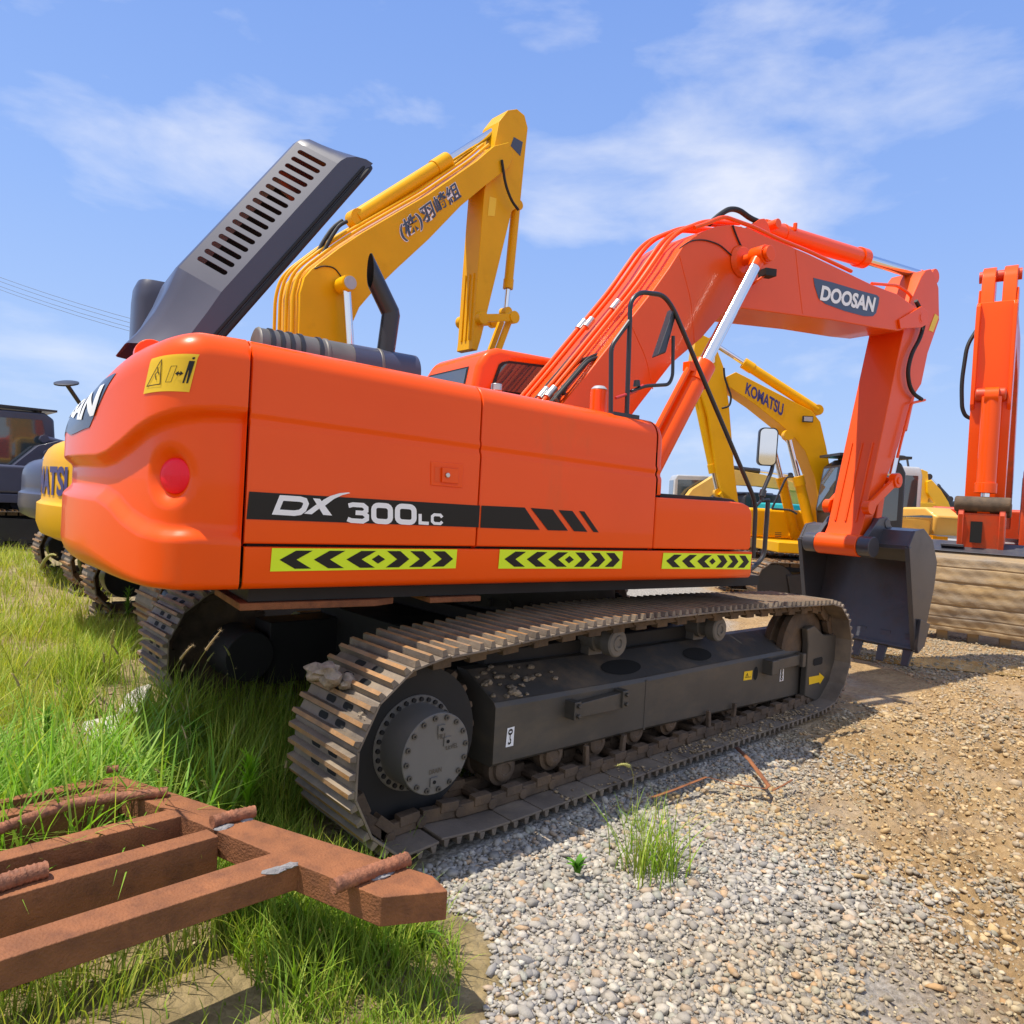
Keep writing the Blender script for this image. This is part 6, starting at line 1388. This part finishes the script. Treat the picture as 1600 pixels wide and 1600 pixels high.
nt = gmg.node_tree; bs = nt.nodes['Principled BSDF']; tl = N(nt, 'ShaderNodeBsdfTranslucent'); at = [x for x in nt.nodes if x.type == 'ATTRIBUTE'][0]; br = N(nt, 'ShaderNodeMix', data_type='RGBA', blend_type='MULTIPLY'); br.inputs['Factor'].default_value = 1; br.inputs['B'].default_value = (1.5, 1.6, .6, 1); nt.links.new(at.outputs['Color'], br.inputs['A']); nt.links.new(br.outputs['Result'], tl.inputs['Color'])
ms = N(nt, 'ShaderNodeMixShader'); ms.inputs[0].default_value = .35; om = [x for x in nt.nodes if x.type == 'OUTPUT_MATERIAL'][0]; nt.links.new(bs.outputs[0], ms.inputs[1]); nt.links.new(tl.outputs[0], ms.inputs[2]); nt.links.new(ms.outputs[0], om.inputs['Surface'])
def gcols(n, yel):
    g_ = np.array([.22, .37, .035]); y_ = np.array([.64, .57, .12]); t = np.clip(rng.normal(yel, .22, n), 0, 1)[:, None]; return (g_*(1-t)+y_*t)*rng.uniform(.7, 1.25, (n, 1))
def ingrass(x, y):
    if not not_track(x, y): return False
    e = -x+.12*y+.25*math.sin(1.7*x+2.3*y)
    if -2.4 < x < 3 and -1 < y < 1: return rng.random() < .04 and x < -1.4
    return e > 1.95
BLK = [onZ(215, 1100), onZ(170, 1135), onZ(205, 1125), onZ(140, 1140)]
def okg(x, y): return min((x-p.x)**2+(y-p.y)**2 for p in BLK) > .085 or rng.random() < .06
def patch(x, y): return math.sin(2.1*x+1.3*y)+math.sin(-1.4*x+2.6*y+2)+.6*math.sin(5*x+3*y)
ga = uni(34000, -5.2, -1.7, -1.8, 5.2, lambda x, y: ingrass(x, y) and okg(x, y) and rng.random() < (1 if patch(x, y) > .2 else (.5 if patch(x, y) > -.7 else .10)))
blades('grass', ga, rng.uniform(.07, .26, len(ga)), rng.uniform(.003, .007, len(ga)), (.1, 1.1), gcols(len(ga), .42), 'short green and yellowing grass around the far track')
gb = uni(26000, -9, -1.5, 3.0, 16, lambda x, y: ingrass(x*.5-1.2, y) and not (-2.0 < x and 2.6 < y < 6.5) and rng.random() < (1 if patch(x*.7, y*.7) > -.3 else .25))
blades('grass', gb, rng.uniform(.10, .34, len(gb)), rng.uniform(.006, .013, len(gb)), (.2, 1.0), gcols(len(gb), .52), 'dry yellow green grass further back at the left')
gc = uni(3600, -4.6, -3.02, -1.15, .75, lambda x, y: y < .45-.5*(x+3.6) and rng.random() < .35+.65*(math.sin(4.3*x+2*y)+math.sin(-3*x+5.1*y) > -.2))
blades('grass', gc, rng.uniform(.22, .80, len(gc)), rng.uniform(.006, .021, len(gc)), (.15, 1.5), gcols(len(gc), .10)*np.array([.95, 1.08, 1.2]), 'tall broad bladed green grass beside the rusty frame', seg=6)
gd_ = uni(6500, -3.1, -2.45, -2.2, .6, lambda x, y: x < -2.62 or y > -.95 or y < -1.65)
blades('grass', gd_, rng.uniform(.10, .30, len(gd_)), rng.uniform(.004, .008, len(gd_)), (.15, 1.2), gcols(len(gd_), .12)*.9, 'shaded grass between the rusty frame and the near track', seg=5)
gh = uni(1500, -3.3, -2.45, -.9, 2.6, lambda x, y: okg(x, y) and not_track(x, y) and x > -2.95+.1*math.sin(7*y) and (math.sin(5*x+3.1*y)+math.sin(-4*x+6*y) > .1)); blades('grass', gh, rng.uniform(.25, .62, len(gh)), rng.uniform(.003, .009, len(gh)), (.1, 1.2), gcols(len(gh), .25), 'tall thin weeds standing against the rear of the far track', seg=6)
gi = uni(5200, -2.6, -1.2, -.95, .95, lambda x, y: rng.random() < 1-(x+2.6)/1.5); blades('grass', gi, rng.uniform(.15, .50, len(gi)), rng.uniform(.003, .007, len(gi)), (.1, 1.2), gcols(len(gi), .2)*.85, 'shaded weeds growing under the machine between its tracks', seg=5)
gj = uni(1500, -6.5, -3.0, .2, 5.5, lambda x, y: True); blades('grass', gj, rng.uniform(.20, .60, len(gj)), rng.uniform(.004, .011, len(gj)), (.1, 1.3), gcols(len(gj), .6), 'scattered taller dry stems in the grass at left', seg=5)
litter = uni(2500, -5.5, -2.4, -1.6, 3.5, lambda x, y: not_track(x, y)); sl_ = rng.uniform(.006, .02, len(litter)); stones('ground_litter', addz(litter, sl_), sl_, np.array([[.42, .33, .20]])*rng.uniform(.5, 1.2, (len(litter), 1)), gmat, 'dry crumbs and litter between the grass stems', 'litter', flat=.4)
ge = uni(15000, -4.6, -2.3, -4.3, -1.55, lambda x, y: x < -2.45+.12*math.sin(5*y)-.40*max(0, -2.0-y) and (y < -2.15 or x > -2.75 or rng.random() < .06)); blades('grass', ge, rng.uniform(.04, .17, len(ge)), rng.uniform(.003, .007, len(ge)), (.2, 1.2), gcols(len(ge), .2), 'grass growing up under the rusty frame')
gk = uni(520, -4.4, -2.75, -1.0, .5, lambda x, y: okg(x, y) and (math.sin(6*x+4*y)+math.sin(-5*x+7*y) > -.3) and y < .45-.5*(x+3.6))
blades('grass', gk, rng.uniform(.30, .72, len(gk)), rng.uniform(.016, .030, len(gk)), (.3, 1.7), gcols(len(gk), .06)*np.array([.85, 1.0, 1.5]), 'broad arching grass leaves crowding the back of the rusty frame', seg=8)
gl = uni(900, -3.4, -2.5, -2.1, 1.4, lambda x, y: okg(x, y) and not_track(x, y) and (math.sin(8*x+5*y)+math.sin(-6*x+9*y) > .2) and not (x < -2.9 and y < -1.0))
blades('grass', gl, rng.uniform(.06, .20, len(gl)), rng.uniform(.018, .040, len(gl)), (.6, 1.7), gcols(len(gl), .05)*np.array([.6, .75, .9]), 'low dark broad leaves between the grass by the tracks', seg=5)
# ---- single plants
def plant(name, c, n, l0, l1, w, lean, yel, label, tint=(1, 1, 1), seg=5, r=.05, cat='weed'):
    P = np.stack([c.x+rng.normal(0, r, n), c.y+rng.normal(0, r, n)], 1); o = blades(name, P, rng.uniform(l0, l1, n), rng.uniform(w*.6, w, n), lean, gcols(n, yel)*np.array(tint), label, seg, cat); del o['kind']; return o
plant('grass_tuft', onZ(1020, 1352), 150, .16, .42, .008, (.1, 1.1), .15, 'green grass tuft growing out of the gravel at the bottom', r=.075, cat='grass tuft')
plant('grass_tuft', onZ(1000, 1290), 26, .10, .30, .006, (.2, 1.2), .2, 'thin grass tuft by the track edge above the gravel', r=.04, cat='grass tuft')
plant('grass_tuft', onZ(545, 1335), 40, .08, .22, .008, (.3, 1.3), .1, 'small grass tuft between rusty beam and track shoes', r=.06, cat='grass tuft')
plant('grass_tuft', onZ(628, 1330), 5, .10, .24, .007, (.2, .9), .1, 'few bright blades standing in front of the track chain', r=.02, cat='grass tuft')
# leafy weed: a stem with a whorl of narrow leaves
def weed(c, h, n, ll, wd, label, tint, up=.5):
    P = np.zeros((n, 3)); P[:, 0] = c.x; P[:, 1] = c.y; P[:, 2] = c.z+h*np.linspace(.25, 1, n); o = blades('leafy_weed', P, ll*np.linspace(1.1, .75, n), np.full(n, wd), (up, up+.7), np.tile(np.array(tint), (n, 1))*rng.uniform(.85, 1.15, (n, 1)), label, 5, 'weed'); del o['kind']; return o
c = onZ(385, 1285, .05); c.z = 0.05; weed(c, .30, 70, .15, .016, 'bright green leafy weed rising between the beam and the track', (.30, .55, .03), .4)
c = onZ(902, 1366); c.z = 0; weed(c, .06, 12, .075, .03, 'small broad leaved weed on the gravel left of the tuft', (.12, .30, .03), .9)
c = onZ(198, 980, 0); c.z = 0; weed(c, .42, 90, .13, .012, 'upright green weed growing beside the far track', (.14, .27, .04), .5)
for k, (x, y, h, n, w, t) in enumerate(((300, 1190, .26, 40, .020, (.12, .26, .03)), (262, 1150, .34, 44, .014, (.16, .30, .04)), (70, 1180, .30, 36, .024, (.18, .36, .05)), (432, 1238, .14, 26, .024, (.10, .22, .03)))):
    c = onZ(x, y, .05); c.z = -.01; weed(c, h, n, .14, w, ['dark broad leaved weed in the shade behind the bright leafy weed', 'slim upright weed beside the concrete lump in the grass', 'pale green broad leaved weed at the left edge behind the frame', 'low dark weed right at the foot of the near track'][k], t, .5)
# foxtail heads
M['foxtail'] = mat('foxtail seed head', (.42, .40, .12), .8, bump=1.0, bscale=200)
M['stalk'] = mat('grass stalk', (.28, .28, .08), .7); M['dryseed'] = mat('dry seed head', (.46, .34, .18), .8)
def foxtail(pts, r, label, m='foxtail', head=.35):
    b = MB(); P = pts; k = int(len(P)*(1-head)); b.tube(P[:k+1], .0016, n=6, mi=0); H = P[k:]; b.tube(H, r, n=10, mi=1, r1=r*.35)
    for p in H[::1]:
        for _ in range(26):
            d = Vector(rng.normal(size=3)).normalized(); b.add([p+d*r*.7, p+d*r*.7+Vector((.001, .001, 0)), p+d*(r+.010)], [(0, 1, 2)], 1)
    o = b.build('foxtail', ['stalk', m]); tag(o, label, 'foxtail'); return o
def arc(p0, p1, p2, n=16): return [(1-t)**2*p0+2*t*(1-t)*p1+t*t*p2 for t in np.linspace(0, 1, n)]
D_ = 3.0
foxtail(arc(onZ(975, 1290), onD(1010, 1180, 3.55), onD(964, 1196, 3.55)), .009, 'curved foxtail head arching in front of the track rollers', head=.30)
foxtail(arc(onZ(205, 1090), onD(190, 970, 3.4), onD(242, 1002, 3.4)), .009, 'pale foxtail head bending over in front of the far track shoes', head=.45)
foxtail(arc(onZ(50, 950), onD(62, 850, 5.2), onD(88, 868, 5.2)), .016, 'foxtail head hanging in front of the tracks at the far left', head=.45)
foxtail(arc(onZ(160, 1160), onD(172, 1010, 2.75), onD(178, 985, 2.75)), .007, 'upright foxtail above the concrete slab at left', head=.2)
foxtail(arc(onZ(235, 1120), onD(270, 1030, 3.1), onD(302, 1008, 3.1)), .006, 'dry seed head leaning across the dark far track', 'dryseed', .3)
foxtail(arc(onZ(262, 1130), onD(290, 1050, 3.0), onD(345, 985, 3.0)), .006, 'thin dry seed head farther right against the dark underside', 'dryseed', .25)

STALK = 'brown seed stalks in the grass'
for k in range(34):
    x, y = (rng.uniform(-4.2, -2.6), rng.uniform(-1.0, 1.6)) if k % 2 else (rng.uniform(-2.9, -1.9), rng.uniform(-.95, .95))
    z = float(ground_z(x, y)); h = rng.uniform(.35, .75); a = rng.uniform(0, 6.28); l_ = rng.uniform(.05, .22)
    o = foxtail(arc(Vector((x, y, z)), Vector((x+.2*l_*math.cos(a), y+.2*l_*math.sin(a), z+h*.8)), Vector((x+l_*math.cos(a), y+l_*math.sin(a), z+h))), rng.uniform(.004, .008), '', 'dryseed' if k % 3 else 'foxtail', .22)
    o.name = 'seed_stalk'; tag(o, 'thin seed stalk standing up out of the grass left of the tracks', 'seed stalk', STALK)
